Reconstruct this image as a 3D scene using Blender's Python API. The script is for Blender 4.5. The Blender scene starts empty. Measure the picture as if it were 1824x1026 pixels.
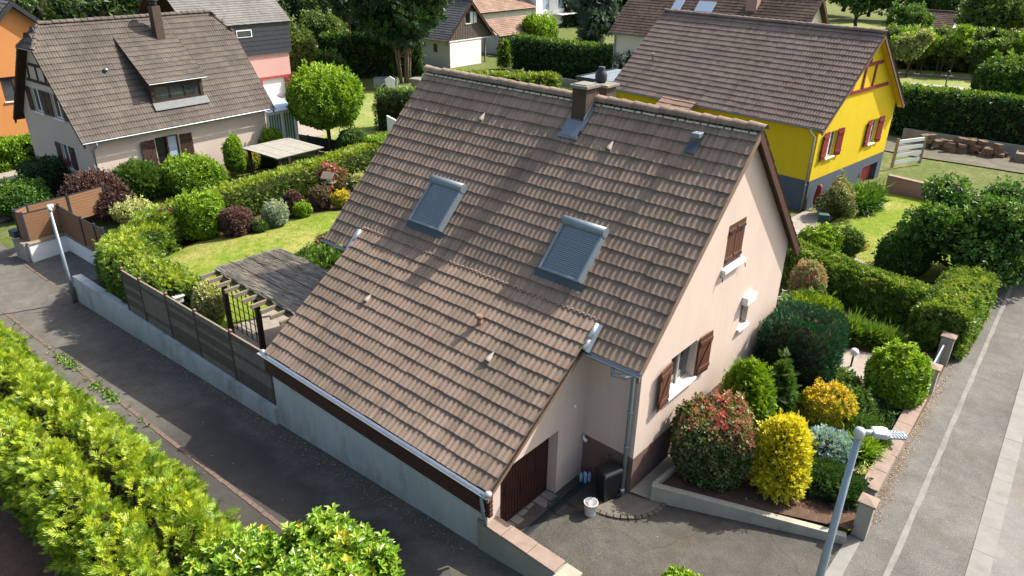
import bpy, math, random
import numpy as np
from mathutils import Vector, Matrix
random.seed(4)
PI = math.pi
S = bpy.context.scene
COL = S.collection

# ---------------------------------------------------------------- camera
YAW, PITCH, ROLL, FPX = 0.7093, 0.4513, 0.0176, 1297.0
CAM = Vector((6.5588, -12.0289, 11.8163))
cd = bpy.data.cameras.new('camera'); cam = bpy.data.objects.new('camera', cd); COL.objects.link(cam)
cd.sensor_width = 36.0; cd.lens = FPX / 1824 * 36.0; cd.clip_end = 3000; cd.clip_start = 0.1
_f = Vector((-math.sin(YAW)*math.cos(PITCH), math.cos(YAW)*math.cos(PITCH), -math.sin(PITCH)))
_r = Vector((math.cos(YAW), math.sin(YAW), 0)); _u = _r.cross(_f)
_r2 = _r*math.cos(ROLL) + _u*math.sin(ROLL); _u2 = -_r*math.sin(ROLL) + _u*math.cos(ROLL)
cam.matrix_world = Matrix(((_r2.x, _u2.x, -_f.x, CAM.x), (_r2.y, _u2.y, -_f.y, CAM.y), (_r2.z, _u2.z, -_f.z, CAM.z), (0, 0, 0, 1)))
S.camera = cam
# ---------------------------------------------------------------- light
SUN_AZ, SUN_EL = math.radians(64), math.radians(46.2)
sd = Vector((math.cos(SUN_EL)*math.cos(SUN_AZ), math.cos(SUN_EL)*math.sin(SUN_AZ), math.sin(SUN_EL)))
w = bpy.data.worlds.new('World'); S.world = w; w.use_nodes = True
wn = w.node_tree.nodes; sky = wn.new('ShaderNodeTexSky'); sky.sky_type = 'NISHITA'; sky.sun_disc = False
sky.sun_elevation = SUN_EL; sky.sun_rotation = PI/2 - SUN_AZ; sky.air_density = 1.0; sky.dust_density = 4.0; sky.ozone_density = 0.35
wn['Background'].inputs['Strength'].default_value = 0.15
w.node_tree.links.new(sky.outputs[0], wn['Background'].inputs[0])
sl = bpy.data.lights.new('sun', 'SUN'); sl.energy = 5.0; sl.angle = math.radians(0.53); sl.color = (1.0, 0.95, 0.87)
so = bpy.data.objects.new('sun', sl); COL.objects.link(so); so.location = sd*60
so.rotation_euler = sd.to_track_quat('Z', 'Y').to_euler()
S.view_settings.view_transform = 'Standard'; S.view_settings.look = 'None'; S.view_settings.exposure = 0.98; S.view_settings.gamma = 1.0
S.cycles.max_bounces = 6; S.cycles.transparent_max_bounces = 4

# ---------------------------------------------------------------- helpers: objects
def link(name, me, parent=None, loc=None, rz=0.0):
    o = bpy.data.objects.new(name, me); COL.objects.link(o)
    if parent is not None: o.parent = parent
    if loc is not None: o.location = loc
    if rz: o.rotation_euler = (0, 0, rz)
    return o
def tag(o, label=None, cat=None, group=None, kind=None):
    if label: o['label'] = label
    if cat: o['category'] = cat
    if group: o['group'] = group
    if kind: o['kind'] = kind
    return o
def thing(name, label, cat, loc=(0, 0, 0), rz=0.0, group=None):
    return tag(link(name, None, None, loc, rz), label, cat, group)
def interp(x, xs, ys): return float(np.interp(x, xs, ys))
def nrm(v):
    return v / np.maximum(np.linalg.norm(v, axis=-1, keepdims=True), 1e-9)

class MB:
    def __init__(s): s.v = []; s.f = []; s.m = []; s.sm = []
    def add(s, vs, fs, m=0, smooth=False):
        b = len(s.v); s.v += [tuple(p) for p in vs]
        for f in fs: s.f.append(tuple(b+i for i in f)); s.m.append(m); s.sm.append(smooth)
        return s
    def poly(s, pts, m=0): return s.add(pts, [tuple(range(len(pts)))], m)
    def box(s, x0, x1, y0, y1, z0, z1, m=0):
        v = [(x, y, z) for z in (z0, z1) for y in (y0, y1) for x in (x0, x1)]
        return s.add(v, [(0, 2, 3, 1), (4, 5, 7, 6), (0, 1, 5, 4), (2, 6, 7, 3), (0, 4, 6, 2), (1, 3, 7, 5)], m)
    def obox(s, c, ax, ay, az, hx, hy, hz, m=0):
        c = Vector(c); ax = Vector(ax).normalized(); ay = Vector(ay).normalized(); az = Vector(az).normalized()
        v = [c + ax*hx*i + ay*hy*j + az*hz*k for k in (-1, 1) for j in (-1, 1) for i in (-1, 1)]
        return s.add(v, [(0, 2, 3, 1), (4, 5, 7, 6), (0, 1, 5, 4), (2, 6, 7, 3), (0, 4, 6, 2), (1, 3, 7, 5)], m)
    def bar(s, a, b, wd, th, up=(0, 0, 1), m=0):
        a = Vector(a); b = Vector(b); d = (b-a).normalized(); sd_ = d.cross(Vector(up))
        if sd_.length < 1e-4: sd_ = d.cross(Vector((1, 0, 0)))
        sd_.normalize(); n = sd_.cross(d)
        return s.obox((a+b)/2, d, sd_, n, (b-a).length/2, wd/2, th/2, m)
    def prism(s, pts, off, m=0):
        n = len(pts); off = Vector(off); v = [Vector(p) for p in pts]; v2 = [p+off for p in v]
        return s.add(v+v2, [tuple(range(n-1, -1, -1)), tuple(range(n, 2*n))] + [(i, (i+1) % n, n+(i+1) % n, n+i) for i in range(n)], m)
    def tube(s, path, rads, n=8, m=0, cap=True, smooth=True):
        path = [Vector(p) for p in path]
        if not hasattr(rads, '__len__'): rads = [rads]*len(path)
        vs = []; k = len(path); prev = None
        for i, p in enumerate(path):
            d = (path[min(i+1, k-1)] - path[max(i-1, 0)]).normalized()
            a = prev if prev is not None else (Vector((0, 0, 1)) if abs(d.z) < .9 else Vector((1, 0, 0)))
            x = (a - d*a.dot(d)).normalized(); prev = x; y = d.cross(x)
            vs += [p + (x*math.cos(2*PI*j/n) + y*math.sin(2*PI*j/n))*rads[i] for j in range(n)]
        fs = [(i*n+j, i*n+(j+1) % n, (i+1)*n+(j+1) % n, (i+1)*n+j) for i in range(k-1) for j in range(n)]
        s.add(vs, fs, m, smooth)
        if cap:
            b = len(s.v)-len(vs)
            s.f.append(tuple(b+j for j in range(n-1, -1, -1))); s.m.append(m); s.sm.append(False)
            s.f.append(tuple(b+(k-1)*n+j for j in range(n))); s.m.append(m); s.sm.append(False)
        return s
    def lathe(s, prof, c=(0, 0, 0), n=16, m=0, smooth=True):
        vs = []; k = len(prof)
        for r, z in prof: vs += [(c[0]+r*math.cos(2*PI*j/n), c[1]+r*math.sin(2*PI*j/n), c[2]+z) for j in range(n)]
        s.add(vs, [(i*n+j, i*n+(j+1) % n, (i+1)*n+(j+1) % n, (i+1)*n+j) for i in range(k-1) for j in range(n)], m, smooth)
        b = len(s.v)-len(vs)
        s.f.append(tuple(b+j for j in range(n-1, -1, -1))); s.m.append(m); s.sm.append(False)
        s.f.append(tuple(b+(k-1)*n+j for j in range(n))); s.m.append(m); s.sm.append(False)
        return s
    def mesh(s, name, mats):
        me = bpy.data.meshes.new(name); me.from_pydata(s.v, [], s.f)
        for mm in (mats if isinstance(mats, (list, tuple)) else [mats]): me.materials.append(mm)
        me.polygons.foreach_set('material_index', s.m); me.polygons.foreach_set('use_smooth', s.sm)
        me.update(); return me
    def build(s, name, mats, parent=None, loc=None, rz=0.0, bevel=0.0):
        o = link(name, s.mesh(name, mats), parent, loc, rz)
        if bevel:
            b = o.modifiers.new('bevel', 'BEVEL'); b.width = bevel; b.segments = 2; b.limit_method = 'ANGLE'
        return o

# ---------------------------------------------------------------- helpers: materials
class NT:
    def __init__(s, name):
        s.mat = bpy.data.materials.new(name); s.mat.use_nodes = True; s.t = s.mat.node_tree; s.n = s.t.nodes
        s.b = s.n['Principled BSDF']; s.out = s.n['Material Output']
        s.geo = s.n.new('ShaderNodeNewGeometry'); s.pos = s.geo.outputs['Position']
    def lk(s, a, b): s.t.links.new(a, b)
    def put(s, sock, val):
        if isinstance(val, bpy.types.NodeSocket): s.lk(val, sock)
        elif isinstance(val, (tuple, list)) and len(val) == 3 and sock.type == 'RGBA': sock.default_value = (*val, 1)
        else: sock.default_value = val
    def noise(s, scale, detail=4, rough=.6, vec=None, sc3=None, dist=0.0):
        n = s.n.new('ShaderNodeTexNoise'); n.inputs['Scale'].default_value = scale; n.inputs['Detail'].default_value = detail
        n.inputs['Roughness'].default_value = rough; n.inputs['Distortion'].default_value = dist
        v = vec or s.pos
        if sc3:
            m = s.n.new('ShaderNodeMapping'); m.inputs['Scale'].default_value = sc3; s.lk(v, m.inputs[0]); v = m.outputs[0]
        s.lk(v, n.inputs['Vector']); return n.outputs['Fac']
    def voro(s, scale, vec=None, feat='F1', out='Distance'):
        n = s.n.new('ShaderNodeTexVoronoi'); n.inputs['Scale'].default_value = scale; n.feature = feat
        s.lk(vec or s.pos, n.inputs['Vector']); return n.outputs[out]
    def ramp(s, fac, stops, interp_='LINEAR'):
        r = s.n.new('ShaderNodeValToRGB'); e = r.color_ramp.elements; r.color_ramp.interpolation = interp_
        while len(e) < len(stops): e.new(0.5)
        for q, (p, cc) in zip(e, stops): q.position = p; q.color = (*cc, 1) if hasattr(cc, '__len__') else (cc, cc, cc, 1)
        s.lk(fac, r.inputs[0]); return r.outputs[0]
    def mix(s, fac, a, b, mode='MIX'):
        m = s.n.new('ShaderNodeMix'); m.data_type = 'RGBA'; m.blend_type = mode; m.clamp_factor = True
        s.put(m.inputs[0], fac); s.put(m.inputs[6], a); s.put(m.inputs[7], b); return m.outputs[2]
    def math(s, op, a, b=0.0, c=0.0, clamp=False):
        m = s.n.new('ShaderNodeMath'); m.operation = op; m.use_clamp = clamp
        s.put(m.inputs[0], a); s.put(m.inputs[1], b); s.put(m.inputs[2], c); return m.outputs[0]
    def sep(s, vec=None):
        q = s.n.new('ShaderNodeSeparateXYZ'); s.lk(vec or s.pos, q.inputs[0]); return q.outputs
    def attr(s, name, out='Fac'):
        a = s.n.new('ShaderNodeAttribute'); a.attribute_name = name; return a.outputs[out]
    def bump(s, h, strength=.4, dist=.02):
        b = s.n.new('ShaderNodeBump'); b.inputs['Strength'].default_value = strength; b.inputs['Distance'].default_value = dist
        s.lk(h, b.inputs['Height']); s.lk(b.outputs[0], s.b.inputs['Normal'])
    def fin(s, col, rough=.8, spec=.3, metal=0.0):
        s.put(s.b.inputs['Base Color'], col); s.put(s.b.inputs['Roughness'], rough)
        s.b.inputs['Specular IOR Level'].default_value = spec; s.b.inputs['Metallic'].default_value = metal
        return s.mat

KALB = .74
def surf(name, c, var=.18, scale=3.0, fine=60.0, rough=.85, bump=.15, bd=.01, spec=.25, metal=0.0, grime=0.0, grimec=(.08, .075, .06), streak=0.0):
    """painted or plain surface: broad tonal drift, fine grain, a little dirt"""
    c = tuple(x*KALB for x in c); grimec = tuple(x*KALB for x in grimec)
    t = NT(name); n1 = t.noise(scale, 5); n2 = t.noise(fine, 3)
    d = tuple(x*(1-var) for x in c); l = tuple(min(1, x*(1+var*.7)) for x in c)
    col = t.ramp(n1, [(.3, d), (.7, l)])
    col = t.mix(.35, col, t.ramp(n2, [(.3, tuple(x*.75 for x in c)), (.7, tuple(min(1, x*1.15) for x in c))]))
    if grime:
        g = t.ramp(t.noise(1.3, 6, .7, sc3=(1, 1, .35)), [(.5, 0), (.75, 1)])
        col = t.mix(t.math('MULTIPLY', g, grime), col, grimec)
    if streak:
        g = t.ramp(t.noise(1.0, 5, .65, sc3=(7, 7, .45)), [(.48, 0), (.72, 1)])
        col = t.mix(t.math('MULTIPLY', g, streak), col, tuple(x*.62 for x in c))
    t.bump(n2, bump, bd); return t.fin(col, rough, spec, metal)

M = {}
M['stucco'] = surf('stucco_cream', (.69, .56, .475), .06, .7, 140, .92, .35, .006, .15, grime=.18, grimec=(.42, .33, .27), streak=.16)
M['plinth'] = surf('plinth_brown', (.20, .125, .105), .12, 2, 120, .9, .5, .008, .15)
M['yellow'] = surf('stucco_yellow', (.78, .57, .022), .08, .8, 60, .92, .35, .01, .12, grime=.2, grimec=(.48, .34, .03), streak=.18)
M['slate_paint'] = surf('plinth_slate', (.10, .125, .16), .08, 1, 80, .9, .3, .006, .15)
M['beige'] = surf('stucco_beige', (.64, .53, .45), .06, .8, 80, .92, .3, .006, .15)
M['pinkplinth'] = surf('plinth_pink', (.45, .27, .24), .1, 1, 60, .9)
M['orange'] = surf('stucco_orange', (.62, .27, .09), .06, .8, 60, .9)
M['pink'] = surf('stucco_pink', (.68, .40, .36), .07, .8, 60, .9)
M['red'] = surf('paint_red', (.42, .07, .07), .08, 1, 60, .8)
M['white'] = surf('paint_white', (.95, .94, .90), .05, 1.5, 60, .7)
M['offwhite'] = surf('stucco_offwhite', (.70, .67, .60), .06, .8, 60, .9)
M['lanewall'] = surf('render_grey_blue', (.60, .62, .59), .2, 1.1, 50, .92, .4, .008, .1, grime=.75, grimec=(.22, .20, .14), streak=.3)
M['concrete'] = surf('concrete_wall', (.40, .375, .30), .2, 1.6, 60, .92, .4, .008, .1, grime=.45, grimec=(.16, .15, .12))
M['kerb'] = surf('kerb_concrete', (.27, .26, .235), .18, 2.5, 90, .9, .3, .006, .15, grime=.3)
M['coping'] = surf('coping_sandstone', (.315, .235, .19), .2, 5, 90, .9, .4, .006, .15, grime=.25)
M['paver'] = surf('paver_path', (.36, .31, .26), .25, 3, 50, .9, .4, .01, .15)
M['brick'] = surf('brick_red', (.20, .14, .115), .3, 6, 60, .9, .4, .01, .1)
M['zinc'] = surf('zinc_sheet', (.26, .285, .31), .15, 2, 40, .45, .1, .004, .5, .6)
M['zincpaint'] = surf('downpipe_grey', (.24, .29, .31), .12, 2, 60, .55, .1, .004, .4)
M['alu'] = surf('bright_aluminium', (.72, .73, .73), .1, 3, 50, .4, .1, .003, .5, .7)
M['shutterslat'] = surf('roller_shutter_slate', (.25, .295, .33), .12, 3, 50, .5, .1, .003, .4, .2)
M['shutterbox'] = surf('roller_box_grey', (.23, .275, .305), .15, 4, 50, .5, .1, .003, .4, .2)
M['brownwood'] = surf('wood_brown', (.11, .042, .024), .3, 4, 60, .6, .3, .006, .3)
M['darkbrown'] = surf('fascia_darkbrown', (.075, .028, .018), .25, 5, 40, .6, .3, .006, .3)
M['doorbrown'] = surf('garage_door_brown', (.045, .014, .010), .25, 5, 60, .55, .3, .006, .3)
M['dkshutter'] = surf('shutter_dark', (.06, .032, .024), .2, 5, 60, .6)
M['redshutter'] = surf('shutter_red', (.24, .022, .03), .15, 4, 60, .6)
M['timber'] = surf('weathered_timber', (.26, .215, .15), .3, 6, 50, .85, .4, .006, .15)
M['darktimber'] = surf('dark_timber', (.07, .05, .036), .3, 6, 50, .85, .4, .006, .15)
M['chimney'] = surf('chimney_brown', (.095, .066, .052), .25, 4, 70, .85, .5, .01, .2)
M['cap'] = surf('chimney_cap', (.26, .245, .21), .35, 7, 60, .9, .5, .01, .2, grime=.6)
M['blackplastic'] = surf('black_plastic', (.014, .015, .016), .2, 6, 60, .38, .1, .003, .5)
M['whiteplastic'] = surf('white_plastic', (.78, .78, .76), .05, 6, 60, .4, .05, .003, .5)
M['green_hose'] = surf('green_hose', (.02, .07, .045), .1, 6, 60, .5)
M['bluepaint'] = surf('blue_plastic', (.02, .16, .42), .1, 6, 60, .45)
M['redplastic'] = surf('red_plastic', (.45, .02, .02), .1, 6, 60, .5)
M['steel'] = surf('galvanised_steel', (.33, .39, .44), .12, 5, 70, .5, .1, .003, .5, .5)
M['lampgrey'] = surf('lamp_head_grey', (.52, .53, .54), .06, 5, 60, .45, .05, .003, .5)
M['anthracite'] = surf('anthracite_metal', (.035, .042, .052), .1, 5, 60, .5)
M['greenbox'] = surf('green_letterbox', (.035, .09, .085), .1, 5, 60, .45)
M['screen'] = surf('composite_board', (.27, .145, .075), .12, 3, 60, .75)
M['slateclad'] = surf('slate_cladding', (.045, .052, .064), .25, 4, 60, .7)
M['woodclad'] = surf('grey_brown_boards', (.15, .12, .105), .22, 3, 40, .85)
M['soil'] = surf('garden_soil', (.135, .085, .06), .4, 4, 30, .97, .9, .04, .05)
M['stone'] = surf('rough_stone', (.22, .15, .105), .35, 3, 25, .95, .8, .02, .1)
M['wicker'] = surf('dry_wood', (.30, .235, .17), .3, 8, 50, .9)
M['bark'] = surf('bark', (.11, .08, .058), .35, 8, 40, .95, .8, .02, .1)
M['palebark'] = surf('pale_bark', (.22, .17, .13), .35, 8, 40, .95, .8, .02, .1)
M['globe'] = surf('opal_globe', (.85, .85, .82), .03, 5, 60, .25)
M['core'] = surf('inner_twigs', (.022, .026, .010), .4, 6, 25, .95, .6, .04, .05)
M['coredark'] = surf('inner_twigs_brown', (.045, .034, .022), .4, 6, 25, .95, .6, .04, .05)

def glassmat(name, c=(.03, .035, .04)):
    t = NT(name); n = t.noise(.7, 2); return t.fin(t.ramp(n, [(.35, tuple(x*.6 for x in c)), (.65, tuple(x*1.7 for x in c))]), .06, .9)
M['glass'] = glassmat('window_glass')
M['curtain'] = surf('net_curtain', (.62, .62, .58), .1, 4, 40, .8)
M['glassroof'] = surf('polycarbonate_roof', (.38, .47, .58), .06, 2, 40, .3, .05, .003, .6)
def clearplastic():
    t = NT('clear_blue_plastic'); n = t.noise(14, 3)
    return t.fin(t.ramp(n, [(.3, (.10, .26, .42)), (.7, (.45, .62, .75))]), .2, .7)
M['petblue'] = clearplastic()

def tilemat(name, base, dark, pale, lichen=.5, green=.25, tw=.3, streak=.5):
    """concrete interlocking tile: tint per tile, weather streaks down the slope, lichen spots, moss"""
    t = NT(name)
    uvn = t.n.new('ShaderNodeUVMap'); uv = uvn.outputs[0]; u = t.sep(uv)
    idn = t.attr('tint'); oi = t.n.new('ShaderNodeObjectInfo').outputs['Random']
    rnd = t.math('FRACT', t.math('ADD', t.math('MULTIPLY', idn, 7.31), oi))
    n1 = t.noise(.45, 5, .65); n2 = t.noise(5, 5, .7); n3 = t.noise(45, 3, .7)
    st = t.noise(1.0, 5, .65, sc3=(5.5, .5, .5))
    col = t.ramp(n1, [(.3, dark), (.5, base), (.72, pale)])
    col = t.mix(.32, col, t.ramp(rnd, [(0, dark), (.5, base), (1, pale)]))
    col = t.mix(t.math('MULTIPLY', t.ramp(st, [(.45, 0), (.72, 1)]), streak), col, tuple(x*.42 for x in dark))
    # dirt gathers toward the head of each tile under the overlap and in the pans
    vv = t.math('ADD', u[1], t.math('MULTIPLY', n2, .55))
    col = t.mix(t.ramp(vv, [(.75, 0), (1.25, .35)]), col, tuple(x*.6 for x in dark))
    col = t.mix(t.math('MULTIPLY', t.ramp(t.noise(1.6, 5, .7), [(.52, 0), (.72, 1)]), green), col, (.12, .115, .055))
    sp = t.ramp(t.voro(26), [(.0, 1), (.13, 1), (.2, 0)])
    spm = t.ramp(t.noise(2.2, 4, .7), [(.45, 0), (.62, 1)])
    col = t.mix(t.math('MULTIPLY', t.math('MULTIPLY', sp, spm), lichen), col, (.36, .34, .27))
    col = t.mix(.3, col, t.mix(1, col, t.ramp(n3, [(.25, .45), (.75, 1.5)]), 'MULTIPLY'))
    t.bump(n3, .35, .006); return t.fin(col, .93, .12)
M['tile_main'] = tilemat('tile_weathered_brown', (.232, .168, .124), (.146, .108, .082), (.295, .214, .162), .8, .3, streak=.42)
M['tile_yellow'] = tilemat('tile_mauve_brown', (.190, .142, .116), (.140, .104, .086), (.235, .178, .146), .2, .08, streak=.35)
M['tile_beige'] = tilemat('tile_grey_brown', (.098, .083, .071), (.064, .055, .048), (.132, .113, .098), .3, .15, streak=.3)
M['tile_dark'] = tilemat('tile_dark_brown', (.105, .07, .055), (.06, .042, .035), (.16, .11, .085), .35, .15)
M['tile_grey'] = tilemat('tile_grey', (.12, .118, .115), (.09, .088, .088), (.16, .155, .15), .1, .02, streak=.2)
M['tile_red'] = tilemat('tile_red_brown', (.26, .17, .125), (.17, .115, .09), (.34, .235, .18), .4, .1)
M['shingle'] = tilemat('asphalt_shingle', (.15, .145, .14), (.11, .105, .10), (.19, .182, .172), .2, .05, streak=.2)

def asphalt(name, c, wet_shade=False, patch=.3, speck=.5, leafy=0.0):
    c = tuple(x*KALB for x in c)
    t = NT(name); n1 = t.noise(.35, 5, .65); n2 = t.noise(2.4, 5, .7); n3 = t.noise(38, 4, .85); v = t.voro(70, out='Color')
    col = t.ramp(n1, [(.3, tuple(x*.72 for x in c)), (.7, tuple(x*1.22 for x in c))])
    col = t.mix(patch, col, t.mix(1, col, t.ramp(n2, [(.3, .45), (.7, 1.45)]), 'MULTIPLY'))
    col = t.mix(speck, col, t.mix(1, col, t.ramp(n3, [(.28, .35), (.5, .95), (.72, 2.0)]), 'MULTIPLY'))
    br = t.ramp(t.noise(.8, 6, .75), [(.50, 0), (.70, 1)])
    col = t.mix(t.math('MULTIPLY', br, .5), col, tuple(x*y for x, y in zip(c, (.85, .70, .46))))
    cr = t.ramp(t.voro(.45, vec=t.mix(.3, t.pos, t.n.new('ShaderNodeTexNoise').outputs['Color']), feat='DISTANCE_TO_EDGE'), [(0, 1), (.006, 0)])
    col = t.mix(t.math('MULTIPLY', cr, .35), col, tuple(x*.4 for x in c))
    rough = .93
    if wet_shade:   # damp run-off stain, widened to paint shade over the near lane
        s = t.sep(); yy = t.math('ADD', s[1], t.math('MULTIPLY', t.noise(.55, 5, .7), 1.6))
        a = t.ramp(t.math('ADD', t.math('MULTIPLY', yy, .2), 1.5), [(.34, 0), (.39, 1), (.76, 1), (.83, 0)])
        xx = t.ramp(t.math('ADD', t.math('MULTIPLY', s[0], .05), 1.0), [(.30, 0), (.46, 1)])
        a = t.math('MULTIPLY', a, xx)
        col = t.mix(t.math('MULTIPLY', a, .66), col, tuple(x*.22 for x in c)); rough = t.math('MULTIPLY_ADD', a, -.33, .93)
    t.bump(n3, .6, .008); return t.fin(col, rough, .2)
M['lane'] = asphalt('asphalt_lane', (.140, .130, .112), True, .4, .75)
M['drive'] = asphalt('asphalt_driveway', (.094, .087, .074), False, .45, .95)
M['pavement'] = asphalt('asphalt_pavement', (.150, .144, .130), False, .3, .85)
M['road'] = asphalt('asphalt_road', (.215, .208, .192), False, .2, .4)

def grassmat(name, g1, g2, dry, thr=.5):
    t = NT(name); n1 = t.noise(.35, 5, .6); n2 = t.noise(3.5, 5, .7); n3 = t.noise(40, 3, .75, sc3=(1, 1, 1))
    col = t.ramp(n2, [(.3, g1), (.7, g2)])
    d = t.ramp(t.math('ADD', t.math('MULTIPLY', n1, .6), t.math('MULTIPLY', n2, .4)), [(thr, 0), (thr+.14, 1)])
    col = t.mix(t.math('MULTIPLY', d, .8), col, dry)
    col = t.mix(.5, col, t.mix(1, col, t.ramp(n3, [(.25, .35), (.75, 1.7)]), 'MULTIPLY'))
    t.bump(n3, .9, .03); return t.fin(col, .95, .1)
M['lawn'] = grassmat('lawn_grass', (.105, .155, .015), (.17, .225, .025), (.30, .26, .085), .47)
M['ground'] = grassmat('rough_grass', (.06, .085, .02), (.11, .13, .035), (.17, .15, .08), .5)
M['meadow'] = grassmat('meadow', (.12, .16, .03), (.18, .22, .05), (.26, .24, .11), .46)

def leafmat(name, stops, trans=.28, rough=.5, spec=.35):
    """foliage colour from the tint attribute, which also carries painted sun on hedge tops"""
    t = NT(name); a = t.attr('tint'); n = t.noise(1.3, 3)
    f = t.math('ADD', a, t.math('MULTIPLY_ADD', n, .36, -.18), clamp=True)
    col = t.ramp(f, stops); t.fin(col, rough, spec)
    tr = t.n.new('ShaderNodeBsdfTranslucent'); mx = t.n.new('ShaderNodeMixShader'); mx.inputs[0].default_value = trans
    t.lk(t.mix(1, col, (1.25, 1.3, .6), 'MULTIPLY'), tr.inputs[0]); t.lk(t.b.outputs[0], mx.inputs[1]); t.lk(tr.outputs[0], mx.inputs[2]); t.lk(mx.outputs[0], t.out.inputs[0])
    return t.mat
def L3(name, a, b, c, **k): return leafmat(name, [(.1, a), (.5, b), (.92, c)], **k)
F = {}
F['thuja'] = L3('leaf_thuja_lime', (.038, .095, .006), (.155, .25, .010), (.32, .375, .02))
F['laurel_yel'] = leafmat('leaf_laurel_lime', [(.0, (.05, .13, .012)), (.5, (.155, .285, .018)), (.92, (.29, .40, .045)), (.985, (.50, .38, .03))], rough=.32)
F['laurel'] = L3('leaf_laurel', (.022, .07, .010), (.055, .135, .018), (.13, .21, .03), rough=.45, spec=.3)
F['laurelbig'] = L3('leaf_cherry_laurel', (.035, .09, .010), (.11, .19, .022), (.28, .33, .06), rough=.45, spec=.3)
F['dkgreen'] = L3('leaf_dark_green', (.012, .036, .010), (.026, .066, .016), (.05, .10, .022))
F['midgreen'] = L3('leaf_mid_green', (.028, .075, .012), (.06, .125, .02), (.11, .175, .03))
F['bright'] = L3('leaf_bright_green', (.07, .15, .008), (.165, .285, .014), (.29, .40, .028))
F['hedgeg'] = L3('leaf_hedge_conifer', (.038, .09, .007), (.10, .18, .011), (.27, .33, .02))
F['hedgedk'] = L3('leaf_hedge_dark', (.014, .045, .010), (.03, .085, .014), (.15, .24, .025))
F['blueg'] = L3('leaf_blue_green', (.010, .046, .022), (.020, .074, .034), (.04, .115, .05), trans=.12)
F['golden'] = L3('leaf_golden', (.27, .27, .014), (.56, .50, .028), (.70, .60, .05))
F['golden2'] = leafmat('leaf_gold_green', [(.1, (.07, .12, .012)), (.4, (.28, .29, .02)), (.7, (.54, .43, .025)), (.95, (.60, .38, .03))])
F['redtip'] = leafmat('leaf_photinia', [(.0, (.025, .055, .012)), (.35, (.06, .10, .025)), (.62, (.20, .20, .08)), (.78, (.34, .10, .08)), (1, (.52, .13, .12))], rough=.35)
F['purple'] = L3('leaf_purple', (.03, .013, .014), (.075, .036, .034), (.14, .075, .06))
F['brownl'] = L3('leaf_bronze', (.05, .03, .02), (.11, .07, .04), (.17, .12, .06))
F['silver'] = L3('leaf_silver', (.10, .16, .09), (.22, .29, .19), (.42, .46, .34))
F['bluej'] = L3('leaf_blue_juniper', (.08, .15, .14), (.19, .30, .31), (.33, .45, .46))
F['cream'] = L3('leaf_cream_variegated', (.14, .2, .06), (.38, .40, .14), (.60, .58, .26))
F['pinkvar'] = leafmat('leaf_pink_variegated', [(.1, (.08, .12, .03)), (.45, (.22, .24, .09)), (.75, (.42, .36, .20)), (.95, (.42, .12, .10))])
F['spruce'] = L3('leaf_spruce', (.022, .048, .035), (.05, .085, .062), (.10, .145, .105))
F['cedar'] = L3('leaf_cypress', (.012, .04, .013), (.03, .078, .02), (.065, .125, .028))
F['forest'] = L3('leaf_forest', (.012, .030, .009), (.028, .060, .015), (.06, .10, .022))
F['forestlt'] = L3('leaf_forest_light', (.045, .085, .018), (.10, .155, .03), (.17, .22, .05))
F['grassy'] = L3('leaf_blade', (.05, .11, .012), (.10, .19, .02), (.17, .25, .04))
F['straw'] = L3('reed_straw', (.16, .14, .11), (.32, .275, .215), (.55, .48, .38), trans=.05)
F['fallen'] = leafmat('fallen_leaf', [(.1, (.12, .06, .03)), (.5, (.25, .13, .06)), (.95, (.45, .36, .22))], trans=.05)
F['dryyel'] = L3('leaf_orange', (.2, .15, .02), (.34, .28, .03), (.45, .26, .05))

# ---------------------------------------------------------------- helpers: foliage
def tmpl_leaf(l=1.0, wd=.45, fold=.1):
    return np.array([[[0, 0, 0], [.45*l, wd/2, fold*l], [l, 0, 0], [.45*l, -wd/2, fold*l]]], float)
def tmpl_spray(k=9, spread=1.0, wd=.16):
    q = []
    for i in range(k):
        s = 1 if i % 2 else -1; a = (i+1)/k; ang = s*(1.0-.75*a)*spread if i < k-1 else 0
        o = np.array([.7*a*.9, 0, 0.]); ln = .55*(1-.35*a)
        d = np.array([math.cos(ang), math.sin(ang), .12*math.sin(i*2.1)]); n = np.array([-math.sin(ang), math.cos(ang), 0])
        q.append([o, o+d*ln*.5+n*wd/2, o+d*ln, o+d*ln*.5-n*wd/2])
    return np.array(q)
def tmpl_rosette(k=5, wd=.42):
    q = []
    for i in range(k):
        a = 2*PI*i/k + .4*math.sin(i*3.3); el = .55 + .35*math.sin(i*1.7)
        d = np.array([math.sin(el), math.cos(a)*math.cos(el), math.sin(a)*math.cos(el)]); n = nrm(np.cross(d, [1, 0.1, 0]))
        b = np.cross(n, d)*.12
        q.append([d*.02, d*.5+n*wd/2+b, d*(.85+.2*math.sin(i*2.9)), d*.5-n*wd/2+b])
    return np.array(q)
TL = {'leaf': tmpl_leaf(), 'spray': tmpl_spray(9, 1.15, .115), 'spray5': tmpl_spray(5, 1.1, .19), 'straw': tmpl_leaf(1, .03, .01), 'rosette': tmpl_rosette(5), 'rosette3': tmpl_rosette(3, .5), 'blade': tmpl_leaf(1, .09, .05), 'needle': tmpl_spray(11, 1.25, .09), 'long': tmpl_leaf(1, .16, .12)}

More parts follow.
